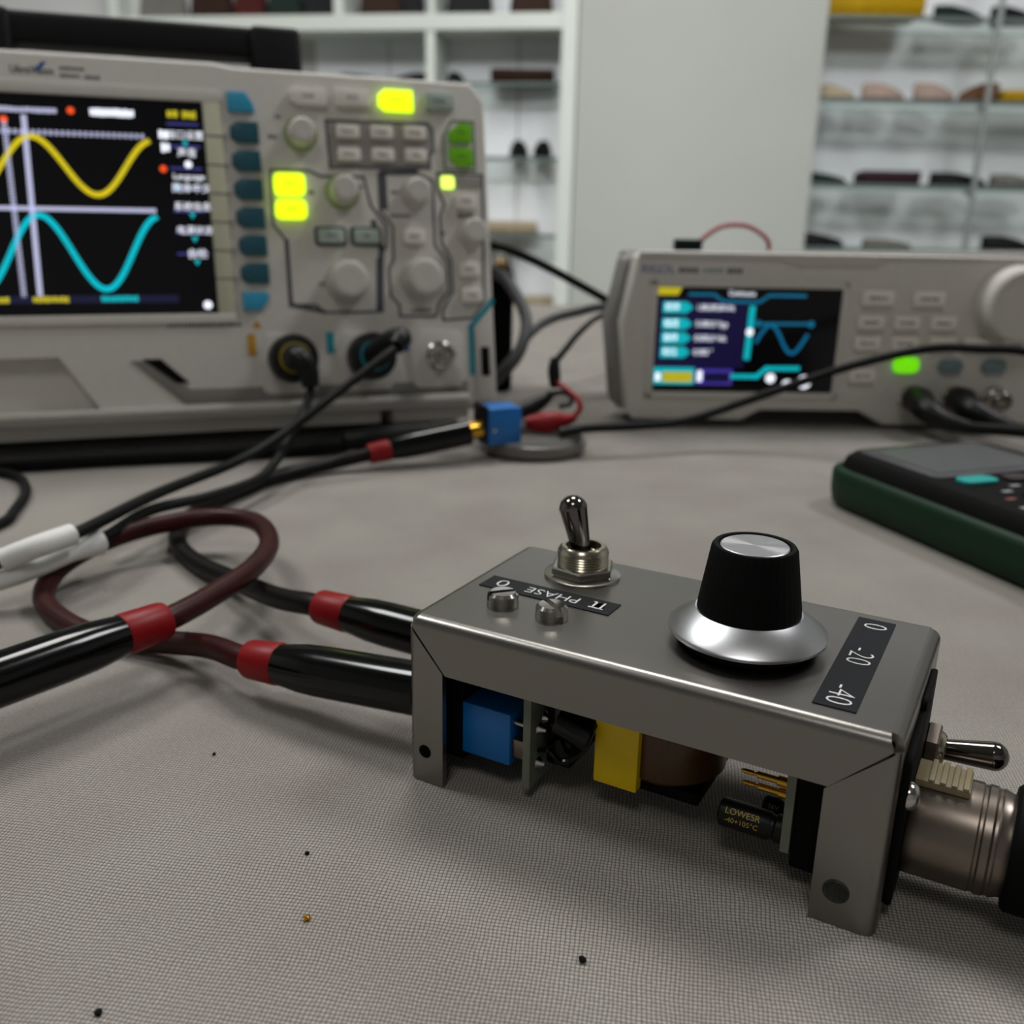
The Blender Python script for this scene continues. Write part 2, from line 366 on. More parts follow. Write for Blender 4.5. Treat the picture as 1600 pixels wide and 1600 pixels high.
# ================================================================ the grey control box
L_, W_, H_, R_, T_ = 91.0, 49.5, 36.0, 2.2, 1.4
BX = (-20.08, 171.84, 0); BA = -0.5058
bx = thing('metal_control_box', 'grey bent aluminium box with toggle switch, black knob and printed labels', 'control box', BX, BA)
def arc(cx, cz, r, a0, a1, n=6): return [(cx+r*math.cos(math.radians(a0+(a1-a0)*i/n)), cz+r*math.sin(math.radians(a0+(a1-a0)*i/n))) for i in range(n+1)]
def sheet(path, lo, hi, th, mk, bm):
    """bent sheet: path = 2-D outer line, lo/hi = extent along the third axis at each point, mk(a, b, c) -> xyz"""
    n = len(path); ofs = []
    for i in range(n):
        p = Vector(path[max(i-1, 0)]); q = Vector(path[min(i+1, n-1)]); d = (q-p).normalized(); ofs.append(Vector(path[i]) + Vector((d.y, -d.x))*th)
    b = bmesh.new(); V = []
    for i in range(n):
        a = path[i]; c = ofs[i]
        V.append([b.verts.new(mk(a[0], a[1], lo[i])), b.verts.new(mk(a[0], a[1], hi[i])), b.verts.new(mk(c[0], c[1], hi[i])), b.verts.new(mk(c[0], c[1], lo[i]))])
    for A, B in zip(V, V[1:]):
        for k in range(4): b.faces.new((A[k], A[(k+1) % 4], B[(k+1) % 4], B[k]))
    b.faces.new(V[0]); b.faces.new(V[-1])
    bmesh.ops.recalc_face_normals(b, faces=b.faces)
    return merge(bm, b)
# top plate with its long bent flanges; path in (y, z) from front flange foot over the top to the back flange foot
fz = 25.0
path = [(0, fz)] + arc(R_, H_-R_, R_, 180, 90, 8) + arc(W_-R_, H_-R_, R_, 90, 0, 8) + [(W_, fz)]
def xin(z): return 1.3 + max(0, (H_-R_-z))/(H_-R_-fz)*7.6 if z < H_-R_ else 1.3 + (z-(H_-R_))*0.4
lo = [xin(p[1]) for p in path]; hi = [L_-xin(p[1])-(1.2 if p[1] < H_-R_-1 else 0.0) for p in path]
bm = sheet(path, lo, hi, T_, lambda y, z, x: (x, y, z), bmesh.new())
top_plate = finish('top_plate', bm, alu, bx, 35)
def end_plate(sgn):
    """an end wall with its quarter bend into the top and the two return flanges that form the legs"""
    X = (lambda x: x) if sgn < 0 else (lambda x: L_-x)
    bm = bmesh.new()
    # wall + bend to top : path in (x, z)
    pth = [(0, 0)] + arc(R_, H_-R_, R_, 180, 90, 8)
    sheet(pth, [R_]*len(pth), [W_-R_]*len(pth), T_, lambda x, z, y: (X(x), y, z), bm)
    # front and back legs : path in (x, y) seen from above, extent along z with the mitre on top
    for front in (True, False):
        Y = (lambda y: y) if front else (lambda y: W_-y)
        lw = 8.3 if sgn < 0 else 10.6
        pth = arc(R_, R_, R_, 180, 270, 8) + [(lw*0.6, 0), (lw, 0)]
        hi_ = [(H_-R_-0.4) - max(0, x-1.0)/7.6*(H_-R_-fz)*(0.97 if sgn < 0 else 0.80) for x, y in pth]
        sheet(pth[::-1], [0]*len(pth), hi_[::-1], T_, lambda x, y, z: (X(x), Y(y), z), bm)
    return finish('end_plate', bm, alu, bx, 35)
ep = end_plate(-1); cut(ep, cyl((4.1, -3, 7.1), (4.1, 3, 7.1), 1.45, seg=24)); ep.parent = bx
er = end_plate(1)
s = finish('leg_screw', lathe([(0, -0.6), (2.15, -0.6), (2.15, 0.1), (1.9, 0.3), (1.6, 0.1), (0, 0.1)], (84.3, 0.0, 6.6), (0, -1, 0), 24), mat('dark_oxide', '#33332f', 0.4, 0.6, 0.4, 1500), bx); lab(s, 'dark screw head set in the right front leg')
# pins
# ---- labels
def strip_label(cx, cy, w_, h, rz, label):
    o = finish('label_strip', prism([(-w_/2, -h/2), (w_/2, -h/2), (w_/2, h/2), (-w_/2, h/2)], 0, 0.18, 'z'), labelk, bx, 0)
    o.location = Vector((cx, cy, H_+0.02))*S; o.rotation_euler = (0, 0, rz); lab(o, label); return o
ph = strip_label(19.0, 23.2, 29.6, 6.2, math.radians(-1.0), 'black tape label reading pi PHASE 0, upside down to the viewer')
R180 = Matrix.Rotation(math.pi, 4, 'Z'); RM90 = Matrix.Rotation(-math.pi/2, 4, 'Z')
text('\u03c0', 4.4, white_print, ph, (11.2, -0.1, 0.2), R180, 0.95, thin=-0.012); text('PHASE', 2.9, white_print, ph, (1.0, 0.1, 0.2), R180, 1.08, thin=-0.018); text('0', 3.5, white_print, ph, (-10.8, 0.2, 0.2), R180, 1.25, thin=-0.02)
db = strip_label(79.5, 25.2, 6.9, 40.0, 0, 'black tape label reading 0 -20 -40 beside the knob')
text('0', 4.6, white_print, db, (0, 16.4, 0.2), RM90, 0.95, thin=-0.026); text('-20', 4.6, white_print, db, (0, 1.6, 0.2), RM90, 0.92, thin=-0.026); text('-40', 4.6, white_print, db, (0, -15.0, 0.2), RM90, 0.92, thin=-0.026)
# ---- two cheese-head screws
for (x, y, a) in ((13.4, 14.2, 47), (24.6, 13.6, -35)):
    o = finish('slotted_screw', lathe([(0, 0), (3.15, 0), (3.2, 0.4), (3.1, 2.2), (2.5, 2.75), (0, 2.8)], (0, 0, 0), (0, 0, 1), 32), chrome, bx, 30)
    cut(o, box(-4, 4, -0.62, 0.62, 1.2, 4)); o.parent = bx; o.location = Vector((x, y, H_))*S; o.rotation_euler = (0, 0, math.radians(a))
# ---- toggle switch on top
def toggle(root, bush_r, bush_h, nut_r, nut_h, wash_r, lever, tilt, mset, wash=True, thread0=0.0):
    """built along +z at the root's origin"""
    if wash: finish('washer', lathe([(0, 0), (wash_r, 0), (wash_r, 0.55), (wash_r-0.3, 0.7), (0, 0.7)], seg=48), mset[0], root)
    z0 = 0.7 if wash else 0
    finish('hex_nut', lathe([(0, z0), (nut_r-0.35, z0), (nut_r, z0+0.35), (nut_r, z0+nut_h-0.35), (nut_r-0.35, z0+nut_h), (0, z0+nut_h)], seg=6, ph=0.35), mset[0], root, 25)
    pr = [(0, z0)]; z = z0
    pr.append((bush_r-0.25, z))
    while z < bush_h-1.7: pr += [(bush_r, z+0.2), (bush_r-0.22, z+0.5)]; z += 0.6
    pr += [(bush_r-0.1, z+0.2), (bush_r, bush_h-1.3), (bush_r-0.35, bush_h-0.5), (bush_r-0.9, bush_h), (bush_r-1.7, bush_h), (bush_r-2.1, bush_h-1.8), (0, bush_h-2.4)]
    finish('threaded_bushing', lathe(pr, seg=40), mset[1], root, 30)
    d = Vector(tilt).normalized(); o = Vector((0, 0, bush_h-3.0)); r0, r1, ln = lever
    pr = [(0, 0), (r0, 0), (r0, ln*0.2)] + [(r0+(r1-r0)*k/5, ln*(0.2+0.62*k/5)) for k in range(1, 6)]
    pr += [(r1*math.cos(a), ln-r1*0.95+r1*0.95*math.sin(a)) for a in (0.0, 0.35, 0.7, 1.05, 1.35)] + [(0, ln)]
    finish('lever', lathe(pr, o, d, 32), mset[2], root, 50)
tg = bpy.data.objects.new('toggle_switch', None); col.objects.link(tg); tg.parent = bx; tg.location = Vector((20.0, 37.2, H_))*S
toggle(tg, 5.5, 6.9, 7.2, 2.0, 8.2, (2.1, 3.05, 13.9), (-0.27, 0.02, 1), (mat('bright_nickel', '#b5b1aa', 0.22, 1.0), nickel, dkchrome))
# ---- rotary knob
kn = bpy.data.objects.new('rotary_knob', None); col.objects.link(kn); kn.parent = bx; kn.location = Vector((60.2, 22.2, H_))*S
finish('knob_base', lathe([(0, 0.1), (11.5, 0.1), (12.6, 1.0), (12.6, 2.2), (0, 2.2)], seg=48), blackm, kn)
finish('knob_skirt', lathe([(0, 2.2), (13.6, 2.2), (14.2, 2.5), (14.3, 3.0), (14.0, 3.4), (9.6, 6.6), (0, 6.6)], seg=96), spun, kn, 30)
bm = bmesh.new(); rings = []; seg = 120
for (r, h) in ((9.3, 6.5), (9.2, 8.0), (7.6, 18.4), (7.2, 19.0), (6.5, 19.0), (6.2, 18.4), (0, 18.3)):
    if r == 0: rings.append([bm.verts.new((0, 0, h))]); continue
    rings.append([bm.verts.new(((r-(0.16 if (i % 3 == 0 and 7.9 < h < 18.5 and r > 7.3) else 0))*math.cos(2*math.pi*i/seg), (r-(0.16 if (i % 3 == 0 and 7.9 < h < 18.5 and r > 7.3) else 0))*math.sin(2*math.pi*i/seg), h)) for i in range(seg)])
for A, B in zip(rings, rings[1:]):
    for i in range(seg):
        j = (i+1) % seg
        bm.faces.new((A[i], A[j], B[j], B[i]) if len(B) > 1 else (A[i], A[j], B[0]))
bm.faces.new(rings[0])
finish('knob_body', bm, blackm, kn, 50)
finish('knob_cap', lathe([(0, 18.2), (6.15, 18.2), (6.1, 18.75), (5.9, 18.9), (0, 18.9)], seg=64), spun, kn, 30)
# ---- right end: connector flange, latch, small toggle, rivet screw
fl = finish('connector_flange', prism(rrect(16.8, 17.0, 25.5, 28.0, 2.5), L_-0.02, L_+1.3, 'x', 0.4), blackm, bx)
finish('switch_plate', prism(rrect(29.5, 22.0, 15, 22, 1.5), L_-0.02, L_+1.0, 'x', 0.3), blackm, bx)
finish('flange_screw', lathe([(0, 0), (2.3, 0), (2.3, 0.4), (1.9, 1.2), (1.1, 1.7), (0, 1.8)], (L_+1.2, 6.4, 23.6), (1, 0, 0), 24), chrome, bx)
finish('flange_screw', lathe([(0, 0), (2.3, 0), (2.3, 0.4), (1.9, 1.2), (1.1, 1.7), (0, 1.8)], (L_+1.2, 27.0, 7.0), (1, 0, 0), 24), chrome, bx)
tg2 = bpy.data.objects.new('side_toggle_switch', None); col.objects.link(tg2); tg2.parent = bx
tg2.matrix_local = Matrix.Translation(Vector((L_+1.2, 29.3, 20.6))*S) @ Matrix.Rotation(math.pi/2, 4, 'Y')
toggle(tg2, 3.6, 3.4, 4.7, 2.4, 5, (1.8, 2.55, 13.2), (-0.14, 0.0, 1), (steel, nickel, dkchrome), wash=False)
# ---- inside: blue jack, board, winding with yellow tape, second board with capacitors and pins
finish('jack_housing', box(9.6, 20.6, 5.2, 16.5, 6.2, 17.5, 0.4), bluep, bx)
finish('jack_housing', box(9.6, 20.6, 30.0, 41.0, 6.2, 17.5, 0.4), bluep, bx)
finish('jack_base', box(1.6, 9.7, 5.6, 43.0, 4.0, 27.5, 0.4), blackm, bx)
finish('jack_contact', box(20.6, 23.8, 6.0, 7.4, 8.0, 12.0, 0.2), steel, bx)
finish('jack_contact', cyl((20.4, 7.0, 15.2), (23.8, 7.0, 15.2), 0.55), chrome, bx)
finish('circuit_board', box(23.8, 25.4, 4.6, 44.0, 3.0, 27.0), fibre, bx, 0)
for i in range(7):
    y, z = 7+random.random()*9, 5.5+random.random()*11
    finish('solder_joint', lathe([(0, 0), (1.3, 0), (0.9, 0.6), (0.5, 1.6), (0, 1.8)], (25.4, y, z), (1, 0, 0), 10), chrome, bx)
finish('component_block', box(26.6, 32.0, 9.0, 26.0, 7.0, 26.0, 0.6), blackg, bx)
finish('component_block', lathe([(0, 0), (3.2, 0), (3.4, 0.4), (3.4, 7), (3.0, 7.4), (0, 7.4)], (29.5, 8.5, 18.0), (0.9, 0.1, -0.3), 20), blackg, bx)
finish('wire_link', tube([(25.6, 8, 10), (28.5, 6.6, 11.5), (31, 7.4, 9.5), (34.5, 10, 12), (36.5, 14, 18)], 0.55, 8), blackg, bx)
finish('winding_core', lathe([(0, 8.0), (10.0, 8.0), (11.2, 9.2), (11.2, 25.0), (10, 26.5), (0, 26.5)], (47.5, 21.5, 0), (0, 0, 1), 40), amber, bx)
finish('winding_foot', box(38, 57, 12, 32, 5.6, 8.2, 0.5), blackm, bx)
finish('tape_band', prism([(37.0, 8.8), (45.8, 8.8), (45.8, 11.2), (37.0, 33.0)], 6.6, 27.5, 'z', 0.25), yellowt, bx)
finish('circuit_board', box(73.8, 75.3, 4.8, 44.0, 7.2, 27.0), fibre, bx, 0)
finish('connector_body', box(75.4, 89.4, 5.2, 30.0, 4.4, 27.0, 0.5), blackm, bx)
def capacitor(x0, x1, y, z, r, lines):
    c = finish('capacitor', lathe([(0, 0), (r-0.4, 0), (r, 0.4), (r, x1-x0-2.4), (r-0.35, x1-x0-1.9), (r-0.35, x1-x0-1.5), (r, x1-x0-1.1), (r, x1-x0), (0, x1-x0)], (x0, y, z), (1, 0, 0), 32), blackp, bx)
    # print on the sleeve, facing the front
    for (body, size, dx, ang) in lines:
        a = math.radians(ang)
        nrm = Vector((0, -math.cos(a), math.sin(a))); upv = Vector((0, math.sin(a), math.cos(a)))
        rm = Matrix(((1, upv.x, nrm.x, 0), (0, upv.y, nrm.y, 0), (0, upv.z, nrm.z, 0), (0, 0, 0, 1)))
        p = Vector((x0+dx, y, z)) + nrm*(r+0.06)
        text(body, size, goldprint, c, p, rm, 1.0, 0.01)
    return c
capacitor(62.4, 73.6, 7.6, 9.6, 2.55, (('LOWESR', 1.15, 4.4, 42), ('-40+105\u00b0C', 0.95, 4.4, 8)))
capacitor(68.6, 73.6, 13.5, 9.4, 2.2, (('16V', 0.9, 2.0, 35),))
for (x0, y, z) in ((65.2, 8.0, 18.6), (65.6, 8.0, 16.4), (66.4, 17.0, 21.4), (67, 21.0, 21.4)):
    finish('gold_pin', lathe([(0, 0), (0.25, 0.1), (0.45, 0.7), (0.45, 2.2), (0.3, 2.3), (0.3, 2.7), (0.62, 2.9), (0.62, 6.4), (0.9, 6.5), (0.9, 73.8-x0), (0, 73.8-x0)], (x0, y, z), (1, 0, 0), 14), gold, bx)
finish('brass_bush', lathe([(6.2, 0.0), (6.2, 1.8), (4.0, 1.8), (4.0, 0.0)], (0.0, 12.0, 13.5), (-1, 0, 0), 32), mat('copper_bush', '#a0622c', 0.3, 1.0), bx)

# ---------------------------------------------------------------- cable with the metal cylinder plug in the box's right end
def local(x, y, z):
    c, s_ = math.cos(BA), math.sin(BA); return Vector((BX[0]+x*c-y*s_, BX[1]+x*s_+y*c, z))
px_ = thing('microphone_cable', 'round nickel connector with black boot and cable in the right end of the metal box', 'cable', BX, BA)
oy, oz = 16.8, 13.4
finish('plug_barrel', lathe([(0, 0), (8.9, 0), (9.0, 0.3), (9.0, 10.2), (8.75, 10.5), (8.75, 10.9), (9.0, 11.2), (9.0, 12.3), (8.7, 12.7), (8.7, 13.1), (8.9, 13.4), (8.4, 14.6), (8.4, 15.8), (0, 15.8)], (L_+1.4, oy, oz), (1, 0, 0), 64), steel, px_, 30)
finish('boot', lathe([(0, 0), (9.7, 0), (10.3, 0.6), (10.3, 14), (9.6, 22), (7.0, 34), (5.0, 40), (0, 40)], (L_+16.6, oy, oz), (1, 0, 0), 48), blackm, px_)
finish('cord', tube([(L_+54, oy, oz), (L_+75, oy, 9), (L_+110, oy-4, 3.6), (L_+170, oy-30, 3.2), (L_+240, oy-90, 3.2)], 3.1), blackr, px_)
lt = bmesh.new(); box(L_+1.4, L_+9.8, oy-3.6, oy+3.6, oz+8.4, oz+9.7, 0.2, bm=lt)
for i in range(4): box(L_+3.4+i*1.75, L_+4.3+i*1.75, oy-3.7, oy+3.7, oz+9.5, oz+10.2, 0.2, bm=lt)
o = finish('release_latch', lt, mat('beige_latch', '#7f7355', 0.45), bx); lab(o, 'beige ribbed push latch above the round connector')

# ---------------------------------------------------------------- audio cables with red collars
def phono_plug(root, tip, tail, r=5.8, tip_m=gold):
    """sleeve from tip to tail, red collar at the tail"""
    tip, tail = Vector(tip), Vector(tail); d = tail-tip; Ln = d.length
    finish('plug_sleeve', lathe([(0, 0), (r, 0), (r, Ln*0.55), (r*0.97, Ln*0.66), (r*0.80, Ln*0.82), (0, Ln*0.82)], tip, d, 36), blackg, root, 40)
    finish('collar', lathe([(0, Ln*0.80), (r*0.83, Ln*0.80), (r*0.86, Ln*0.81), (r*0.80, Ln*0.98), (r*0.74, Ln), (0, Ln)], tip, d, 32), redp, root, 40)
    finish('plug_ferrule', lathe([(0, -6), (r*0.62, -6), (r*0.62, 0.4), (0, 0.4)], tip, d, 24), tip_m, root)
ca = thing('audio_cable', 'looped dark red cable with red collars from near side of metal box', 'cable', (0, 0, 0))
tA, eA = local(-3.5, 11.5, 13.5), local(-52, 9.5, 9.2)
phono_plug(ca, tA, eA)
dA = (eA-tA).normalized()
phono_plug(ca, (-118.0, 168.0, 14.6), (-83.5, 214.5, 14.6), 5.9)
finish('cord', tube([eA-dA*3, eA+dA*3, (-73.5, 215.6, 7.2), (-84.6, 222.0, 5), (-95.0, 225.8, 3.7), (-109.9, 230.7, 3.1), (-124.5, 242.5, 3.1), (-133.6, 255.7, 3.6), (-135.2, 270.9, 6), (-128.0, 284.4, 9), (-115.9, 295.8, 11), (-99.4, 303.3, 12), (-83.3, 296.5, 13), (-73.0, 274.4, 14), (-71.5, 250.3, 14.8), (-77.2, 229.5, 14.6), (-82.0, 217.0, 14.6), (-85.0, 212.5, 14.6)], 3.0, 18), cordr, ca)
cb = thing('audio_cable', 'dark cable with red collars from far side of metal box to blue adapter', 'cable', (0, 0, 0))
tB, eB = local(-3.5, 36, 12.7), local(-53, 36, 12.7); dB = (eB-tB).normalized()
phono_plug(cb, tB, eB, 5.6)
phono_plug(cb, (-20.5, 431.0, 13.2), (-63.5, 411.5, 7.2), 5.6)
finish('cord', tube([eB-dB*3, eB+dB*3, (-63.5, 242.7, 9.2), (-80.5, 263.5, 5.4), (-97.9, 282.8, 3.1), (-110.6, 301.4, 3.1), (-115.8, 325.1, 3.1), (-111.3, 356.6, 3.1), (-99.0, 385.4, 3.1), (-80.0, 404.3, 4.2), (-66.6, 410.2, 6.5), (-60.0, 413.0, 7.6)], 3.0, 18), mat('black_red_sheath', '#0b0405', 0.45, 0, 0.3, 90, spec=0.22), cb)
cc = thing('audio_cable', 'black cable lying along the foot of the oscilloscope', 'cable', (0, 0, 0))
finish('cord', tube([(-330, 372, 4), (-227.2, 392.2, 4), (-175.3, 409.1, 4), (-133.2, 421.2, 4), (-94.2, 434.0, 4), (-78, 439.5, 5)], 3.6, 16), blackr, cc)
d0, d1 = Vector((-40, 449.5, 8.2)), Vector((-82, 438.5, 6.2))
finish('plug_sleeve', lathe([(0, 0), (5.6, 0), (5.6, 26), (4.4, 40), (0, 43.4)], d0, d1-d0, 28), blackp, cc)

# ================================================================ the oscilloscope
ya, ti = 0.344, 0.19
ex = Vector((math.cos(ya), math.sin(ya), 0)); n0 = Vector((-math.sin(ya), math.cos(ya), 0))
ez = Vector((0, 0, 1))*math.cos(ti)+n0*math.sin(ti); nb = ez.cross(ex)
SM = Matrix((ex, nb, ez)).transposed().to_4x4(); SM.translation = Vector((-7.66, 487.3, 15.55))*S
so = thing('oscilloscope', 'light grey bench oscilloscope showing yellow and cyan sine waves', 'oscilloscope', mtx=SM)
def sw(s_, y, t_): return Vector((-7.66, 487.3, 15.55)) + ex*s_ + nb*y + ez*t_
outline = [(-313, 5), (-308, 0), (-6, 0), (-0.5, 6), (-0.5, 52), (-0.5, 148), (-7, 157), (-120, 157.6), (-128, 159), (-306, 159), (-313, 152)]
bez = finish('front_bezel', prism(outline, 0, 24, 'y', 2.2, 3), instr, so, 35)
cutp = prism([(-262, 6.5), (-188, 6.5), (-203, 30), (-247, 30)], -5, 7, 'y'); cut(bez, cutp); bez.parent = so
finish('rear_body', prism([(-306, 8), (-10, 8), (-8, 146), (-14, 150), (-300, 150)], 24, 108, 'y', 5, 3), instrd, so)
finish('base_plate', box(-300, -60, 7, 42, -6.2, 0.2, 1), instr, so)
finish('base_plate', box(-54, -14, 7, 42, -6.2, 0.2, 1), instr, so)
for s0 in (-290, -52): finish('tilt_foot', box(s0, s0+34, 14, 24, -11.6, -6, 1), instr, so)
hb = bmesh.new(); box(-236, -82, 50, 66, 179, 193.5, 3, 3, bm=hb); box(-106, -81, 48, 66, 146, 194, 3, 3, bm=hb); box(-238, -214, 48, 66, 146, 194, 3, 3, bm=hb)
finish('carry_handle', hb, mat('black_handle_plastic', '#08080b', 0.6, spec=0.2), so)
fr = bmesh.new()
box(-292, -126, -1.6, 0.3, 141, 146.5, 0.6, bm=fr); box(-292, -126, -1.6, 0.3, 43.5, 48, 0.6, bm=fr); box(-299, -291, -1.6, 0.3, 43.5, 146.5, 0.6, bm=fr)
finish('screen_frame', fr, instr, so)
finish('tick_strip', box(-134.0, -126.2, -1.4, 0.3, 47.4, 141.4, 0.3), cream, so)
for i in range(6):
    z = 126.5-12.6*i; finish('tick_mark', strip([(-134, z), (-124.5, z-0.2)], 0.55, -1.55, -1.3), lineg, so, 0)
sc = finish('screen', box(-291, -133.8, -0.35, 0.5, 47.8, 141.2), scrm, so, 0)
YS = -0.42
def wave(pts, w_, m, name): return finish(name, strip([tuple(v.xy) for v in spline([(a, c, 0) for a, c in pts], 10)], w_, YS-0.1, YS, False), m, sc, 0)
per = 49.0
def sine(sph, ampl, mid, x0, x1): return [(x0+(x1-x0)*i/90, mid+ampl*math.cos(2*math.pi*(x0+(x1-x0)*i/90-sph)/per)) for i in range(91)]
def wave2(P, w_, m, name): return finish(name, strip(P, w_, YS-0.1, YS), m, sc, 0)
wave2(sine(-205.3, 11.9, 111.6, -285, -158.2), 2.3, eyel, 'yellow_trace')
wave2(sine(-205.3, 15.8, 75.0, -285, -157.8), 2.4, ecya, 'cyan_trace')
wave2([(-288, 93.6), (-158, 93.4)], 1.8, epal, 'divider_line')
b = bmesh.new()
for i in range(54): box(-283+i*2.3, -283+i*2.3+1.3, YS-0.1, YS, 124.2, 126.2, bm=b)
finish('cursor_line', b, epal, sc, 0)
wave2([(-207.2, 131.3), (-207.9, 57.0)], 2.2, epal, 'cursor_line')
b = bmesh.new()
for i in range(58): box(-215.3-0.03*i*0.4, -213.2-0.03*i*0.4, YS-0.1, YS, 56+i*1.28, 56+i*1.28+0.8, bm=b)
finish('cursor_line', b, epal, sc, 0)
wave2([(-286, 55), (-152, 54.8)], 3.4, mat('screen_navy', '#141438', 0.5, emit=0.5), 'status_bar')
YS2 = YS-0.12
def stext(body, x, z, size, m, sx=1.0): return text(body, size, m, sc, (x, YS2-0.06, z), FACE, sx, 0.04, 'screen_text')
def dots(n, x0, x1, z, h, m):
    b = bmesh.new(); wd = (x1-x0)/n
    for i in range(n): box(x0+wd*i+wd*0.06, x0+wd*(i+0.9), YS2-0.1, YS2, z-h*random.uniform(0.36, 0.5), z+h*random.uniform(0.36, 0.5), bm=b)
    return finish('screen_text', b, m, sc, 0)
dots(22, -240, -194, 134.2, 2.4, epal); dots(13, -181, -163, 134.6, 3.6, ewhi)
for (x, z) in ((-188.6, 134.8), (-152.8, 111.6), (-215, 130)):
    finish('marker', lathe([(0, 0), (1.5, 0), (1.5, 0.1), (0, 0.1)], (x, YS, z), (0, -1, 0), 16), eora, sc, 0)
dots(2, -149.5, -144.6, 135.2, 3.6, eyel); dots(4, -143, -137, 135.2, 3.4, eyel)
dots(2, -153.6, -149.6, 126.2, 4, ewhi); dots(2, -153.0, -149.2, 120.8, 4, ewhi)
for z in (131.2, 121.5, 112.0, 102.8, 93.4, 84.0, 74.6): wave2([(-149.5, z), (-136.6, z)], 1.0, eind, 'menu_rule')
stext('\u63a5\u53e3\u8bbe\u7f6e', -142.4, 126.2, 2.9, ewhi); stext('\u58f0\u97f3', -142.2, 118.6, 3.0, ewhi)
finish('menu_icon', lathe([(0, 0), (1.6, 0), (1.6, 0.1), (0, 0.1)], (-142, YS, 113.8), (0, -1, 0), 12), ewhi, sc, 0)
stext('Language', -142.2, 108.4, 2.7, ewhi); stext('\u7b80\u4f53\u4e2d\u6587', -141.4, 103.2, 3.1, ewhi)
stext('\u7cfb\u7edf\u4fe1\u606f', -141.6, 95.2, 2.9, ewhi); stext('\u7535\u6e90\u72b6\u6001', -141.4, 84.8, 2.9, ewhi); stext('\u81ea\u68c0', -141.2, 74.4, 3.2, ewhi)
for (x, z) in ((-142.6, 122.6), (-147.6, 103.4), (-142, 91.3), (-141.8, 80.9), (-141.6, 70.6)):
    finish('menu_arrow', prism([(x-1.4, z+1.2), (x+1.4, z+1.2), (x, z-1.2)], YS-0.1, YS, 'y'), ecya, sc, 0)
finish('menu_icon', lathe([(0, 0), (1.9, 0), (1.9, 0.1), (0, 0.1)], (-138.5, YS, 51.8), (0, -1, 0), 12), ewhi, sc, 0)
dots(4, -228, -220, 54.9, 2.8, eyel); dots(9, -211, -196.5, 54.9, 2.8, eyel); dots(10, -183.5, -168, 54.9, 2.8, ecya)
# top print
lg = text('UltraVision', 3.4, mat('black_print', '#1c2024', 0.6), so, (-202.3, -0.06, 150.6), FACE, 0.8, thin=0.02); lab(lg, 'printed logo above the screen')
finish('logo_mark', prism([(-201.5, 150.5), (-199.6, 150.5), (-196.2, 154.4), (-198.4, 154.4)], -0.12, 0.05, 'y'), mat('logo_blue', '#104a9c', 0.5), so, 0)
smear(9, -191.5, -181.5, 152.2, 2.0, -0.02, lineg, so); smear(8, -191.5, -183.5, 149.2, 2.0, -0.02, lineg, so); smear(6, -182, -175.5, 149.0, 2.0, -0.02, lineg, so); smear(8, -226, -217, 150.6, 1.6, -0.02, lineg, so)
# keys
def key(cx, cz, w_, h, m, name='push_button', lab_=None, r=1.0, dp=3.0, tm=lineg, poly=None, tsz=1.7):
    k = finish(name, prism(poly or rrect(cx, cz, w_, h, r), -dp, 0.3, 'y', 0.5), m, so, 40)
    if lab_: text(lab_, tsz, tm, k, (cx, -dp-0.05, cz), FACE, 0.8)
    return k
def hexl(cx, cz, w_, h, c=3.0): return [(cx-w_/2+c, cz-h/2), (cx+w_/2, cz-h/2), (cx+w_/2, cz+h/2), (cx-w_/2+c, cz+h/2), (cx-w_/2, cz+h/4), (cx-w_/2, cz-h/4)]
for i in range(6): key(-116.6, 128.6-12.55*i, 12.6, 9.2, keyd, 'soft_key', poly=hexl(-116.6, 128.6-12.55*i, 12.6, 9.2), dp=2.4)
key(-117.4, 141.8, 12, 9, keyc, 'menu_key', poly=[(-123.2, 137.6), (-111.6, 137.6), (-111.6, 140.4), (-115.0, 146), (-123.2, 146)], dp=2.4)
key(-117.0, 53.2, 12, 8, keyc, 'menu_key', poly=[(-123, 49.2), (-114.6, 49.2), (-111.2, 54), (-111.2, 57.2), (-123, 57.2)], dp=2.4)
key(-87, 145.6, 17, 7.6, keyw, lab_='CLEAR', poly=hexl(-87, 145.6, 17, 7.6)); key(-66.3, 146, 16, 7.6, keyw, lab_='AUTO')
k = key(-45.5, 146, 16.5, 9.6, litk, lab_=None, poly=hexl(-45.5, 146, 16.5, 9.6)); lab(k, 'glowing yellow-green run button'); text('RUN/STOP', 1.4, litg, k, (-45.5, -3.05, 146), FACE, 0.8)
key(-24.2, 146.6, 14.6, 7.4, keyp, lab_='SINGLE')
for j, row in enumerate((('Measure', 'Acquire', 'Storage'), ('Cursor', 'Display', 'Utility'))):
    for i, nm in enumerate(row): key(-69.4+16.2*i, 131.0+0.3*i-10.4*j, 11.0, 6.0, keyw, lab_=nm, tsz=1.5, dp=2.6)
finish('panel_line', strip([(-79.1, 135.9), (-30, 136.6), (-27.6, 134), (-27.8, 124), (-30, 121), (-30.0, 115.6), (-78.4, 114.6)], 1.1, -0.15, 0.1, True), lineg, so, 0)
finish('button_panel', prism([(-78.6, 135.2), (-30.2, 135.9), (-28.2, 133.8), (-28.4, 124), (-30.6, 121), (-30.6, 116.2), (-77.9, 115.2)], -0.06, 0.2, 'y'), instrd if False else mat('panel_grey', '#9a9692', 0.55), so, 0)
key(-14.2, 132.6, 11.5, 8.4, keyg, 'help_key', 'Help', poly=[(-20, 128.4), (-8.6, 128.4), (-8.6, 137), (-15, 137), (-17, 134.8), (-20, 133)])
key(-14.2, 121.2, 11.5, 8.2, keyg, 'print_key', 'Print', poly=[(-20, 120.5), (-16, 117), (-8.6, 117), (-8.6, 125.2), (-20, 125.2)])
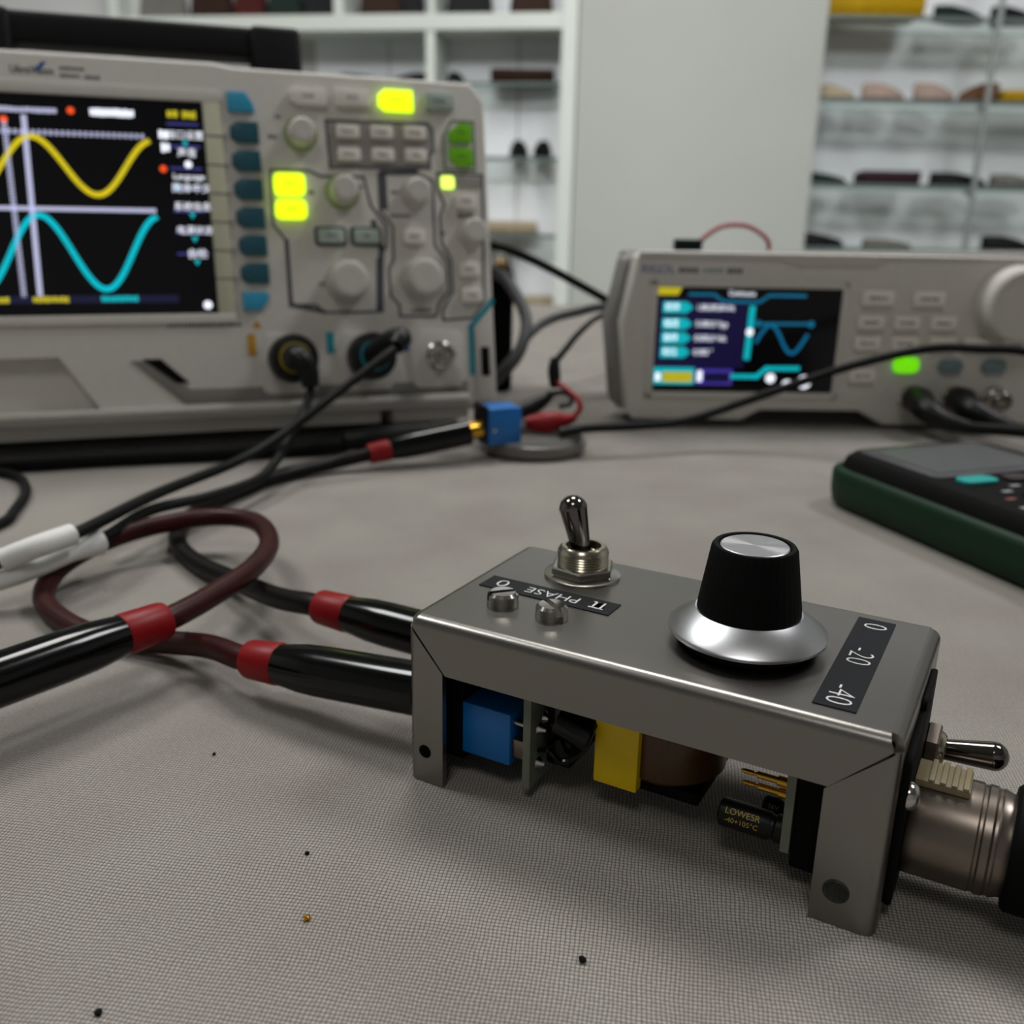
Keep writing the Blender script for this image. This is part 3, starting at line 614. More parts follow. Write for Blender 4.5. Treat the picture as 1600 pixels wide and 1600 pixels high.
finish('panel_line', strip([(-22.5, 131), (-18, 138.4), (-6.8, 138.4), (-6.8, 115.4), (-22.5, 115.4)], 0.8, -0.15, 0.1, True), lineg, so, 0)
for z, h, nm in ((106.2, 9.8, 'CH1'), (94.8, 8.6, 'CH2')):
    k = key(-98, z, 14.2, h, litk, 'channel_key', r=2.4); lab(k, 'glowing yellow-green channel button'); text(nm, 2.2, litg, k, (-98, -3.05, z), FACE, 0.9)
for x, nm in ((-80.3, 'MATH'), (-63.4, 'REF')):
    finish('key_surround', prism(rrect(x, 83.0, 15.4, 9.2, 2), -0.3, 0.2, 'y'), lineg, so, 0); key(x, 83.0, 12.2, 6.6, keyp, lab_=nm)
key(-40, 83, 10.6, 6.6, keyw, lab_='MENU'); key(-13.2, 100, 10.6, 7.2, keyw, lab_='MODE'); key(-13.0, 67.4, 10.6, 7.0, keyw, lab_='MENU'); key(-12.2, 54.8, 10.8, 7.0, keyw, lab_='FORCE')
def knob(cx, cz, r, h, m=instr2, ring=None, name='control_knob'):
    k = finish(name, lathe([(0, -0.3), (r*1.04, -0.3), (r*1.02, 1.2), (r*0.96, 1.8), (r*0.90, h*0.86), (r*0.82, h*0.97), (r*0.7, h), (r*0.4, h*0.985), (0, h*0.98)], (cx, 0, cz), (0, -1, 0), 40), m, so, 50)
    if ring: finish('knob_ring', lathe([(r*1.05, -0.2), (r*1.22, -0.2), (r*1.20, 1.4), (r*1.05, 1.6)], (cx, 0, cz), (0, -1, 0), 40), ring, k, 40)
    return k
glowr = mat('green_translucent_ring', '#8a9a62', 0.4, emit=0.03)
knob(-91.2, 129.0, 6.4, 9.5, ring=glowr); knob(-73.4, 103.6, 6.8, 10.5, ring=glowr)
knob(-38.4, 103.4, 6.8, 10.5); knob(-11.0, 85.0, 6.8, 10.5); knob(-74.2, 61.8, 9.9, 12.5); knob(-37.8, 62.6, 9.9, 12.5)
V1 = [(-106, 112.8), (-88.4, 112.9), (-83.3, 110.5), (-62.9, 110.7), (-60.1, 97.7), (-53.3, 88.1), (-53.9, 78.4), (-58.5, 72.2), (-60, 47.6), (-85.9, 47.6), (-89.2, 51.2), (-101, 51.3), (-101.1, 80.7), (-106.5, 88.3)]
V2 = [(-55.5, 112.6), (-55.7, 95.1), (-50.1, 88.2), (-50.6, 72.2), (-53.2, 67.7), (-53, 55.2), (-49.1, 50.6), (-49, 45.2), (-30.9, 44.9), (-28.7, 51.3), (-23.8, 56.7), (-23.6, 71.3), (-29.5, 79.4), (-28.9, 109.8), (-36.1, 113.2)]
V3 = [(-26.2, 113.5), (-3.5, 113.2), (-3.9, 96), (-5.6, 51.9), (-12, 43.7), (-27.2, 43), (-27.4, 47.6), (-21.6, 56.7), (-21.6, 72.2), (-26, 80.4), (-26.1, 92.9), (-23.6, 99.3), (-26.6, 105.5)]
for V in (V1, V2, V3): finish('panel_line', strip(V, 1.15, -0.15, 0.1, True), lineg, so, 0)
finish('panel_line', strip([(-101, 81), (-101, 51.5), (-86, 48)], 2.0, -0.2, 0.1), lineg, so, 0); finish('panel_line', strip([(-59.4, 90), (-56.4, 78), (-58.2, 48)], 2.6, -0.18, 0.1), lineg, so, 0)
finish('panel_line', strip([(-53.6, 112), (-53.6, 97)], 3.4, -0.18, 0.1), lineg, so, 0); finish('panel_line', strip([(-54, 113), (-37, 113.6)], 2.4, -0.18, 0.1), lineg, so, 0)
o = finish('status_light', prism(rrect(-21.5, 109.2, 6.4, 6.0, 1.2), -1.2, 0.2, 'y', 0.4), ledg, so); lab(o, 'small lit green indicator')
finish('light_label', prism(rrect(-11, 109.2, 13, 5, 0.6), -0.3, 0.2, 'y'), mat('panel_grey', '#9a9692'), so, 0)
for (x, z, n, w_) in ((-104, 127.5, 3, 4), (-88, 103, 3, 3), (-64.4, 106, 2, 2), (-86, 61, 3, 3), (-48, 104, 3, 4), (-25.4, 85, 3, 3), (-46, 93, 7, 10), (-13, 93.5, 6, 9), (-38, 47.8, 7, 10), (-101, 136.4, 2, 3)):
    smear(n, x-w_/2, x+w_/2, z, 2.2, -0.02, lineg, so)
# input row
smear(20, -157, -124, 42.6, 1.7, -0.02, lineg, so)
finish('warning_mark', prism([(-119.6, 41), (-115.2, 41), (-117.4, 45)], -0.15, 0.05, 'y'), mat('warning_amber', '#b88a10', 0.5), so, 0)
for x, m in ((-120.3, mat('amber_tag', '#c08a10', 0.5)), (-83.8, stripec), (-46.6, mat('blue_tag', '#1d5ea8', 0.5))):
    finish('channel_tag', prism(rrect(x, 33.4, 3.6, 10, 0.8), -0.5, 0.2, 'y', 0.2), m, so)
for x in (-103.1, -66.4, -30.6):
    finish('input_plate', prism([(x-13.5, 12), (x-15, 30), (x-10, 38), (x+10, 38), (x+13, 34), (x+13, 14), (x+10, 10), (x-11, 10)], -1.6, 0.3, 'y', 0.6), instr2, so)
    bn = finish('bnc_jack', lathe([(0, 0), (6.9, 0), (6.9, 2.0), (6.2, 2.4), (6.2, 3.4), (5.0, 3.6), (5.0, 11.5), (4.6, 12), (3.9, 12), (3.9, 5), (0, 5)], (x, -1.5, 25.6), (0, -1, 0), 32), chrome, so)
    for sgn in (-1, 1): finish('bayonet_lug', cyl((x+sgn*4.6, -10, 25.6), (x+sgn*6.2, -10, 25.6), 1.0, seg=12), chrome, bn)
    finish('centre_contact', lathe([(0, 0), (1.7, 0), (1.7, 5.5), (0, 5.5)], (x, -6.0, 25.6), (0, -1, 0), 16), nickel, bn)
finish('ledge', prism([(-174, 27.5), (-164, 27.5), (-149, 14), (-16, 13), (-16, 7), (-152, 7)], -0.5, 0.3, 'y', 0.2), instrd, so)
finish('side_slot', prism([(-168.5, 28), (-161, 28), (-149.5, 17), (-155, 17)], -0.8, 0.3, 'y'), blackm, so)
finish('accent_stripe', strip([(-1.4, 52), (-13.0, 39.5), (-13.4, 16.5)], 2.6, -0.5, 0.2), stripec, so, 0)
finish('port_column', prism([(-11.4, 2.5), (-2, 2.5), (-2, 47), (-11.4, 38)], -1.6, 0.3, 'y', 0.6), instr2, so)
finish('usb_port', prism(rrect(-6.8, 22.0, 4.6, 14.5, 0.5), -1.9, 0.2, 'y', 0.1), blackm, so)
finish('bottom_lip', box(-300, -16, -2.2, 2, 3.0, 6.6, 1.0), instr, so)

# ---------------------------------------------------------------- probe leads on the oscilloscope inputs
def bnc_lead(label, s_, ring_m, cord_pts, elbow):
    r = thing('probe_lead', label, 'cable', (0, 0, 0))
    o = sw(s_, -5.2, 25.8); d = -nb
    finish('bnc_plug', lathe([(5.2, 0), (10.8, 0), (11.2, 1), (11.2, 11), (10.2, 14), (6.4, 15), (6.0, 19), (0, 19)], o, d, 40), blackp, r)
    finish('colour_ring', lathe([(6.3, 0), (7.0, 0), (7.0, 1.3), (6.3, 1.3)], o+d*14.8, d, 32), ring_m, r)
    finish('boot', tube([o+d*16] + elbow, lambda t_: 6.6-2.8*t_, 18), blackp, r)
    finish('cord', tube([elbow[-2], elbow[-1]]+cord_pts, 1.9, 12), blackr, r)
    return r
bnc_lead('black probe lead with yellow ring on first oscilloscope input', -103.1, mat('yellow_ring', '#c8b40c', 0.4),
         [Vector(p) for p in ((-92.0, 420, 26.2), (-94.4, 400, 17.7), (-98.0, 366, 9.4), (-108.4, 335, 10), (-121.8, 309, 12), (-125.4, 281.7, 12), (-131.7, 266, 11.2), (-141.6, 253.1, 9), (-162.7, 246, 5), (-230, 240, 2))],
         [Vector((-96.0, 429.5, 45.5)), Vector((-92.3, 428.5, 41)), Vector((-90.9, 427, 33.5))])
bnc_lead('black probe lead with cyan ring on second oscilloscope input', -66.4, mat('cyan_ring', '#189cae', 0.4),
         [Vector(p) for p in ((-59.1, 425, 46.8), (-82.1, 402, 29.9), (-95.5, 388, 20.4), (-107.8, 365, 14.9), (-120.3, 312.1, 17), (-127.5, 267.2, 18), (-134.2, 256.6, 17.4), (-146.6, 252.1, 13), (-172.1, 252.1, 7), (-240, 262, 2))],
         [Vector((-56.5, 443.5, 52)), Vector((-51.6, 439, 54.5)), Vector((-53.5, 434, 51.2))])
def tape_tag(pts, r, label):
    tag(finish('tape_flag', tube(pts, r, 16, 6), whitepaper, None, 40), label, 'tape', 'white tape wraps on the probe leads')
tape_tag([(-128.3, 265.9, 18.0), (-134.2, 256.6, 17.4), (-142.6, 253.2, 14.4)], 3.3, 'upper white tape wrap on the probe leads at the left edge')
tape_tag([(-126.6, 277.5, 11.9), (-131.7, 266, 11.2), (-141.6, 253.1, 9), (-162.7, 246, 5)], lambda t_: 4.6-1.9*min(1, t_*4) if t_ < 0.25 else 2.7, 'lower white tape wrap with flared end on the probe leads')
tag(finish('thin_cable', tube([(-300, 396, 2), (-231.5, 392.4, 2), (-214.4, 388.6, 2), (-201.4, 379.5, 2), (-189.7, 359.8, 2), (-182.7, 336.8, 2), (-180.3, 321.9, 2), (-190, 293.9, 2), (-240, 280, 2)], 1.9, 12), blackr), 'thin black cable looping on the cloth at the left edge', 'cable')

# ---------------------------------------------------------------- dish, blue adapter, clip leads
tag(finish('round_dish', lathe([(0, 0), (22, 0), (25, 1.2), (25.8, 3), (25.4, 6.4), (24.4, 7.0), (23.6, 6.4), (23.6, 2.2), (0, 1.8)], (9.5, 455, 0.1), (0, 0, 1), 64), clear_grey), 'round smoky grey plastic dish under the blue adapter', 'dish')
ad = thing('terminal_adapter', 'small blue adapter block between black plug and red clip', 'adapter', (-6.8, 440.5, 7.2), 0.42)
finish('adapter_body', box(-8.2, 8.2, -7.5, 7.5, 0.1, 17.2, 0.8), bluep, ad)
finish('end_cap', box(-10.4, -8.1, -6.6, 6.6, 1.0, 18.5, 0.6), blackp, ad)
finish('phono_socket', lathe([(0, 0), (3.6, 0), (3.6, 5), (0, 5)], (-10.3, 0, 7), (-1, 0, 0), 24), gold, ad)
finish('terminal_screw', lathe([(0, 0), (1.0, 0), (0.8, 0.6), (0, 0.7)], (-5.6, -7.5, 7.2), (0, -1, 0), 12), chrome, ad)
finish('terminal_post', box(8.1, 11.4, -2.4, 2.4, 6.0, 11.0, 0.5), chrome, ad)
rc = thing('clip_lead', 'red crocodile clip lead gripping the blue adapter', 'clip lead', (0, 0, 0))
finish('jaw', tube([(3.0, 446.0, 15.0), (6, 446.2, 15.4), (10, 446.4, 15.2)], lambda t_: 1.2+1.2*t_, 8), chrome, rc)
finish('clip_boot', tube([(5.5, 446.2, 15.2), (12, 446, 15.2), (18.5, 446, 16), (25, 446, 17.0), (29, 446.4, 18.4)], lambda t_: 2.4+2.6*math.sin(math.pi*min(1, t_*1.15+0.05)) if t_ < 0.9 else 2.0, 18), redp, rc)
finish('lead_wire', tube([(28, 446.4, 18.2), (31.0, 447.5, 22), (30.0, 450, 26), (25.8, 456, 29), (20.5, 463, 31.5)], 1.3, 10), redp, rc)
kc = thing('clip_lead', 'black crocodile clip lead with heat-shrink sleeve beside the red clip', 'clip lead', (0, 0, 0))
finish('jaw', tube([(-5, 452, 16.5), (-1, 456, 17), (3, 459, 17.6)], lambda t_: 1.0+1.2*t_, 8), chrome, kc)
finish('clip_boot', tube([(-1, 456, 17), (4, 459, 18), (9.4, 462, 20), (14.5, 464, 22.8), (18.2, 465, 25.8)], lambda t_: 2.2+2.0*math.sin(math.pi*min(1, t_+0.1)), 16), blackp, kc)
finish('lead_wire', tube([(17.5, 465, 25.6), (24, 464.5, 26.5), (28, 463.6, 24.4), (27, 461, 21.6), (22, 458, 20.8)], 1.2, 10), blackr, kc)
finish('heat_shrink_sleeve', tube([(19.5, 465, 29), (19.3, 465, 33), (18.9, 465, 38), (19.4, 466, 43)], lambda t_: 2.2+0.8*math.sin(math.pi*t_), 16), blackp, kc)
finish('cord', tube([(19.2, 465.5, 41), (23.6, 475, 44.6), (34, 520, 48.7), (49.2, 596, 48.6), (63.3, 632, 47.6), (72, 660, 30), (72, 700, 2)], 1.7, 10), blackr, kc)
tl = thing('test_lead', 'thin black lead arching across the front of the signal generator', 'cable', (0, 0, 0))
finish('plug', tube([(21.5, 439.2, 11.8), (25, 440.4, 12.6), (31.5, 442, 13.4)], lambda t_: 2.9-0.6*t_, 14), blackp, tl)
finish('cord', tube([(29, 441.6, 13.2), (36, 443, 13.8), (60, 450, 14.0), (86, 460, 15.5), (123.2, 465, 27.9), (160.8, 462, 42.5), (193.3, 455, 52.3), (212.4, 445, 54), (233.8, 435, 53.5), (277.6, 420, 40), (330, 400, 12), (380, 380, 2.1)], 2.1, 12), blackr, tl)

# ================================================================ the signal generator
ag = thing('signal_generator', 'light grey signal generator with blue-lit screen behind the clip leads', 'signal generator', (58.84, 510.3, 6.7), 0.044)
AO = Vector((58.84, 510.3, 6.7)); aex = Vector((math.cos(0.044), math.sin(0.044), 0)); any_ = Vector((-math.sin(0.044), math.cos(0.044), 0))
def aw(s_, y, t_): return AO + aex*s_ + any_*y + Vector((0, 0, t_))
gout = [(5, -2.4), (64, -2.4), (74, 3.2), (128, 3.2), (142, -4.4), (226, -4.4), (233, 4), (236, 46), (231, 80), (224, 85), (6, 85), (2.5, 82), (-3.5, 48), (1.5, 2)]
finish('front_bezel', prism(gout, 0, 16, 'y', 1.6, 3), instr, ag, 35)
finish('bumper', prism([(0, 0), (234, 0), (240, 44), (234, 84), (224, 87.5), (8, 84), (-2, 80), (-9, 46), (-4, 4)], 15.5, 40, 'y', 3, 3), mat('bumper_grey', '#82807c', 0.7), ag)
finish('rear_body', prism([(8, 4), (228, 4), (228, 82), (8, 82)], 39, 104, 'y', 3), instrd, ag)
for s0 in (14, 200):
    finish('foot', box(s0, s0+22, 22, 36, -6.6, 1.5, 1), blackm, ag); finish('foot', box(s0, s0+22, 82, 96, -6.6, 5, 1), blackm, ag)
finish('brow_trim', prism([(4, 85), (3.4, 82.4), (78, 82), (85.5, 79.0), (126, 79.4), (134, 83.2), (224, 83.2), (224, 85)], -1.1, 0.4, 'y', 0.3), instr2, ag)
gf = bmesh.new()
box(10, 114.6, -1.2, 0.3, 67.6, 71.0, 0.5, bm=gf); box(10, 114.6, -1.2, 0.3, 9.6, 13.1, 0.5, bm=gf); box(10, 14.4, -1.2, 0.3, 9.6, 71, 0.5, bm=gf); box(111.4, 114.6, -1.2, 0.3, 9.6, 71, 0.5, bm=gf)
finish('screen_frame', gf, instr2, ag)
gs = finish('screen', box(14.2, 111.6, -0.35, 0.4, 13.0, 67.8), scrm, ag, 0)
GY = -0.42
def gp(poly, m, name, y=GY): return finish(name, prism(poly, y-0.1, y, 'y'), m, gs, 0)
def gr(x0, x1, z0, z1, m, name, y=GY): return gp([(x0, z0), (x1, z0), (x1, z1), (x0, z1)], m, name, y)
gr(15, 62.5, 26, 62, scrb, 'screen_field')
gp([(14.6, 63.4), (25, 63.4), (27, 67.4), (14.6, 67.4)], eyel, 'mode_tag', GY-0.1)
for z, w1, tx, nm in ((57.2, 38, '1.000,000,00 kHz', '\u9891\u7387'), (48.8, 24, '5.000,0 Vpp', '\u5e45\u5ea6'), (41.4, 24, '0.000,0 Vdc', '\u504f\u79fb'), (34.0, 14, '0.000 \u00b0', '\u76f8\u4f4d')):
    gp([(17.5, z-2.9), (30, z-2.9), (33.6, z), (30, z+2.9), (17.5, z+2.9)], ecya, 'field_tag', GY-0.1)
    text(nm, 3.2, ewhi, gs, (22.5, GY-0.28, z), FACE, 0.9, 0.04, 'screen_text'); t_ = text(tx, 3.3, ewhi, gs, (35.2, GY-0.2, z), FACE, 0.62 if w1 == 38 else 0.78, 0.05, 'screen_text', 'LEFT')
finish('title_rule', strip([(31, 64), (44, 64), (49, 60.6), (68, 60.6), (73, 64), (92, 64)], 1.5, GY-0.2, GY-0.1), etea, gs, 0)
text('Continuous', 3.0, ewhi, gs, (58.5, GY-0.25, 64.8), FACE, 0.72, 0.05, 'screen_text')
finish('scroll_bar', strip([(64.6, 57.5), (63.8, 31.6)], 3.2, GY-0.2, GY-0.1), ecya, gs, 0)
finish('scroll_grip', lathe([(0, 0), (2.0, 0), (2.0, 0.1), (0, 0.1)], (64.2, GY-0.2, 45), (0, -1, 0), 14), ewhi, gs, 0)
P = [(68+27*i/50, 41.5+7.3*math.sin(2*math.pi*(i/50-0.03)*1.08)) for i in range(51)]
finish('wave_preview', strip(P, 1.8, GY-0.2, GY-0.1), etea, gs, 0)
finish('level_line', strip([(67.4, 49.4), (96.8, 49.6)], 1.4, GY-0.3, GY-0.2), etea, gs, 0)
for x in (68, 96.4): finish('level_handle', lathe([(0, 0), (1.8, 0), (1.8, 0.1), (0, 0.1)], (x, GY-0.3, 49.5), (0, -1, 0), 14), etea, gs, 0)
gr(14.8, 36.5, 17.0, 26.2, ecya, 'channel_tab'); gr(19.6, 35.4, 18.2, 23.6, eyel, 'channel_value', GY-0.1)
gr(37.2, 57, 17.0, 25.4, mat('screen_violet', '#4436a8', 0.5, emit=0.6), 'channel_tab'); gr(42, 55.4, 18.4, 23.4, scrb, 'channel_value', GY-0.1)
gr(15.6, 18.4, 18.8, 23.0, ewhi, 'channel_digit', GY-0.1); gr(38, 40.8, 18.6, 24.4, ewhi, 'channel_digit', GY-0.1)
finish('bottom_rule', strip([(57, 21.6), (70, 21.6), (75, 26.0), (92, 26.2)], 2.4, GY-0.2, GY-0.1), ecya, gs, 0)
for x, z, r in ((77.6, 20.8, 2.6), (86.8, 17.4, 2.7), (96.0, 19.0, 3.7)): finish('screen_icon', lathe([(0, 0), (r, 0), (r, 0.1), (0, 0.1)], (x, GY-0.1, z), (0, -1, 0), 16), ewhi, gs, 0)
lo_ = text('RIGOL', 4.4, mat('logo_blue', '#104a9c'), ag, (13.8, -0.06, 76.2), FACE, 1.0); lab(lo_, 'blue printed brand name')
smear(4, 24.5, 35, 76.0, 3.0, -0.02, lineg, ag); smear(4, 37, 48, 76.0, 3.0, -0.02, mat('pale_teal_print', '#7fa39a', 0.5), ag); smear(4, 49.6, 58, 76.0, 3.0, -0.02, lineg, ag)
def gkey(cx, cz, w_, h, m=keyw, tx=None, name='push_button', r=1.2):
    k = finish(name, prism(rrect(cx, cz, w_, h, r), -2.6, 0.3, 'y', 0.5), m, ag, 40)
    if tx: smear(tx, cx-w_*0.28, cx+w_*0.28, cz, 1.6, -2.62, lineg, k)
    return k
for x in (130, 157.2): gkey(x, 63.6, 17, 7.6, tx=4)
for x in (127.8, 147, 166.6): gkey(x, 51.2, 14, 7.0, tx=4)
for x in (127.2, 147.4, 168, 186, 206.8): gkey(x, 40.2, 14, 7.0, tx=4)
gkey(126.8, 22.9, 14, 7.0, tx=4)
k = gkey(150, 28.8, 13.4, 8.2, litg, name='output_key', r=3); lab(k, 'glowing green output button')
for x in (174.2, 198): lab(gkey(x, 28.6, 13, 7.2, mat('dull_teal_key', '#6d8286', 0.45), name='output_key', r=3.2), 'unlit grey-blue button')
finish('tuning_knob', lathe([(0, -0.3), (21, -0.3), (21, 1.2), (19.6, 2.2), (19.0, 12.6), (17.6, 14), (15.2, 14.2), (14.6, 13.2), (0, 13.4)], (202.5, 0, 61.5), (0, -1, 0), 64), instr2, ag, 40)
for x in (155, 178.6, 200.6):
    bn = finish('bnc_jack', lathe([(0, 0), (6.9, 0), (6.9, 2.0), (6.2, 2.4), (6.2, 3.4), (5.0, 3.6), (5.0, 11.5), (4.6, 12), (3.9, 12), (3.9, 5), (0, 5)], (x, 0, 11.5), (0, -1, 0), 32), chrome, ag)
    for sgn in (-1, 1): finish('bayonet_lug', cyl((x+sgn*4.6, -8.4, 11.5), (x+sgn*6.2, -8.4, 11.5), 1.0, seg=12), chrome, bn)
def gen_lead(x, label, el, pts):
    r = thing('output_cable', label, 'cable', (0, 0, 0)); o = aw(x, -5.5, 11.5)
    finish('bnc_plug', lathe([(5.2, 0), (7.0, 0), (7.2, 0.6), (7.2, 7.2), (6.2, 8.0), (0, 8)], o, -any_, 28), blackp, r)
    finish('boot', tube([o-any_*6]+el, lambda t_: 7.6-4.2*t_, 18), blackp, r)
    finish('cord', tube([el[-2], el[-1]]+pts, 2.9, 14), blackr, r)
gen_lead(155, 'black output cable on left socket of the signal generator', [Vector(p) for p in ((213.5, 492, 15.6), (219, 485, 12.4), (229, 478, 10.4))], [Vector(p) for p in ((243, 470, 11), (257.3, 462, 11), (300, 440, 8), (360, 425, 3))])
gen_lead(178.6, 'black output cable on middle socket of the signal generator', [Vector(p) for p in ((237, 493, 16.0), (243.5, 487, 13), (252, 480, 10.5))], [Vector(p) for p in ((266, 474, 9.4), (320, 460, 6), (390, 450, 3))])
# on top of the generator
tag(finish('wire_loop', tube([(108, 598, 92.4), (112, 599, 97.5), (122, 600, 103.6), (135, 600, 104.3), (144.5, 600, 100.4), (150, 600, 95.4), (151, 600, 90.3)], 1.45, 10), mat('pink_wire', '#b46a6e', 0.5)), 'pink wire arching above the top of the signal generator', 'wire')
tag(finish('dark_clip', box(94, 110, 594, 605, 88.75, 95.8, 1.2), lgreen), 'small dark block at the end of the pink wire on top of signal generator', 'clip')
# cables between the two instruments
tag(finish('power_cable', tube([(-50, 585, 92), (-30, 596, 92), (-14.7, 600, 90.2), (-3.1, 600, 87.1), (20.5, 612, 76.4), (55.5, 626, 58), (72, 645, 48), (80, 680, 25), (80, 720, 3)], 2.6, 12), blackr), 'black cable running down from behind the oscilloscope to the generator', 'cable')
tag(finish('grey_cable', tube([(-50, 600, 70), (-25, 604, 76), (-12, 598, 74), (-2.6, 590, 66), (6.1, 575, 49), (2.6, 562, 32.7), (-7.1, 560, 20), (-24, 575, 6), (-60, 600, 3.6)], 3.5, 14), mat('grey_cable_sheath', '#4a4b4d', 0.5)), 'thick grey cable bulging out behind the right edge of the oscilloscope', 'cable')
tag(finish('grey_cable', tube([(-40, 570, 4), (-16, 556, 14), (-1.8, 560, 28.5), (9.2, 575, 41.6), (20.9, 592, 47.6), (37.1, 609, 50.4), (58.2, 624, 52.6), (80, 640, 40), (90, 690, 3)], 2.7, 12), mat('dark_grey_cable_sheath', '#2f3131', 0.5)), 'dark grey cable rising in an arch toward the signal generator', 'cable')
tag(finish('power_plug', box(-26, -2, 606, 640, 0.2, 74, 4, 3), blackm), 'black power adapter standing behind the oscilloscope', 'adapter')

# ================================================================ the multimeter
mu = Vector((0.345, -0.939)); P0 = Vector((123.5, 379.0))
mm = thing('multimeter', 'handheld multimeter in dark green holster with teal button', 'multimeter', (P0.x, P0.y, 0), math.atan2(mu.y, mu.x))
# local x runs along the meter from its head, local y across (0 = near edge), z up
def rr(x0, x1, y0, y1, r, n=6): return rrect((x0+x1)/2, (y0+y1)/2, x1-x0, y1-y0, r, n)
b = bmesh.new(); prev = None
levels = [(0.3, 2.5, 12), (2.5, 0.6, 14), (7, 0, 14), (13.3, 0, 14), (15.3, 0.6, 13.5), (16.0, 1.6, 13)]
for z, ins, r in levels:
    ring = [b.verts.new((x, y, z)) for x, y in rr(ins, 178-ins, ins, 82-ins, r)]
    if prev: [b.faces.new((prev[i], prev[(i+1) % len(ring)], ring[(i+1) % len(ring)], ring[i])) for i in range(len(ring))]
    else: b.faces.new(ring)
    prev = ring
b.faces.new(prev)
finish('holster', b, green_h, mm, 50)
b = bmesh.new(); prev = None
for z, ins, r in ((15.6, 3.0, 12), (19.6, 4.2, 11), (21.6, 6.4, 10)):
    ring = [b.verts.new((x, y, z)) for x, y in rr(ins, 176-ins, ins, 82-ins, r)]
    if prev: [b.faces.new((prev[i], prev[(i+1) % len(ring)], ring[(i+1) % len(ring)], ring[i])) for i in range(len(ring))]
    else: b.faces.new(ring)
    prev = ring
b.faces.new(prev)
finish('face_plate', b, blackm, mm, 40)
finish('display_window', prism(rr(9, 52, 11, 71, 3), 21.4, 22.0, 'z', 0.2), mat('display_bezel', '#4b4a4e', 0.3), mm)
finish('display', prism(rr(13, 47, 16, 66, 2), 21.9, 22.2, 'z'), lcd, mm)
finish('hold_button', prism(rr(55, 63, 15, 30, 3), 21.4, 23.0, 'z', 0.5), tealb, mm)
for y in (35, 50): finish('function_button', prism(rr(56, 63, y, y+10, 2.5), 21.4, 22.8, 'z', 0.4), mat('dark_key', '#2a1c1e', 0.5), mm)
dl = finish('range_dial', lathe([(0, 21.4), (24, 21.4), (24, 23), (22.5, 24.6), (0, 24.8)], (94, 42, 0), (0, 0, 1), 48), blackp, mm)
finish('dial_grip', box(74, 114, 38, 46, 24.5, 30, 2), blackp, dl)
for i, a in enumerate(range(120, 261, 20)):
    x, y = 94+29*math.cos(math.radians(a)), 42+29*math.sin(math.radians(a))
    finish('dial_mark', box(x-1.0, x+1.0, y-2.0, y+2.0, 21.55, 21.75), mat('faded_print', '#8d9093', 0.5) if i % 3 else mat('red_print', '#7a3a34', 0.5), mm, 0)

# ================================================================ shelving behind
# left unit: right end stands against the pillar and it recedes to the left
su = thing('shelf_unit', 'white shelving unit with open bays left of the pillar', 'shelf', (148, 2800, -750), -math.radians(9))
zb = 750
def sp(name, x0, x1, y0, y1, z0, z1, m=shelfw): return finish(name, box(x0, x1, y0, y1, z0+zb, z1+zb, 2), m, su, 0)
sp('side_panel', -42, 0, 0, 215, -750, 1200)
sp('divider', -412, -386, 0, 210, -750, 566); sp('divider', -1330, -1300, 0, 210, -750, 566); sp('divider', -1880, -1850, 0, 268, -750, 1200)
sp('divider', -668, -640, 0, 240, 606, 1200); sp('divider', -1330, -1300, 0, 240, 606, 1200); sp('divider', -402, -386, 0, 240, 606, 1200)
sp('beam', -1880, -42, -4, 215, 566, 606)
sp('plinth', -1880, -42, 0, 215, -750, -640)
for (x0, x1) in ((-386, -44), (-1298, -414), (-1848, -1332)):
    for z in (442, 250, 42, -160, -380):
        gsf = finish('glass_shelf', box(x0, x1, 40, 160, z+zb-9, z+zb), glassg, su, 0); finish('polished_edge', box(x0, x1, 38.5, 40, z+zb-9, z+zb), glasse, gsf, 0)
finish('back_panel', box(-1850, -42, 160, 175, -640+zb, 1200+zb), panelw, su, 0)
for x in (-560, -180): finish('back_joint', box(x-3, x+3, 158.6, 160.5, -640+zb, 566+zb), wallq, su, 0)
SU = su.matrix_basis
def sup(x, y, z):
    a = -math.radians(9); return Vector((148+x*math.cos(a)-y*math.sin(a), 2800+x*math.sin(a)+y*math.cos(a), z))
def shoe(p, ln, wd, h, m, rz, label, group):
    t = thing('shoe', label, 'shoe', p, rz, None, group)
    b = bmesh.new(); prev = None; n = 20
    def foot(i, z, k):
        a = 2*math.pi*i/n; x = math.cos(a); y = math.sin(a); return (x*ln/2*k, y*wd/2*k*(1.0 if x > -0.2 else 0.82), z)
    ring0 = [b.verts.new(foot(i, 0.2, 1)) for i in range(n)]; ring1 = [b.verts.new(foot(i, h*0.18, 1.02)) for i in range(n)]
    b.faces.new(ring0); b.faces.new(ring1); [b.faces.new((ring0[i], ring0[(i+1) % n], ring1[(i+1) % n], ring1[i])) for i in range(n)]
    finish('sole', b, ldark, t, 40)
    b = bmesh.new(); prev = None
    for q, (z, k, sh) in enumerate(((h*0.18, 0.98, 0), (h*0.5, 0.94, -0.02), (h*0.8, 0.7, -0.14), (h, 0.42, -0.26))):
        ring = []
        for i in range(n):
            x, y, _ = foot(i, 0, k); ring.append(b.verts.new((x+sh*ln, y, z)))
        if prev: [b.faces.new((prev[i], prev[(i+1) % n], ring[(i+1) % n], ring[i])) for i in range(n)]
        else: b.faces.new(ring)
        prev = ring
    b.faces.new(prev); finish('upper', b, m, t, 60)
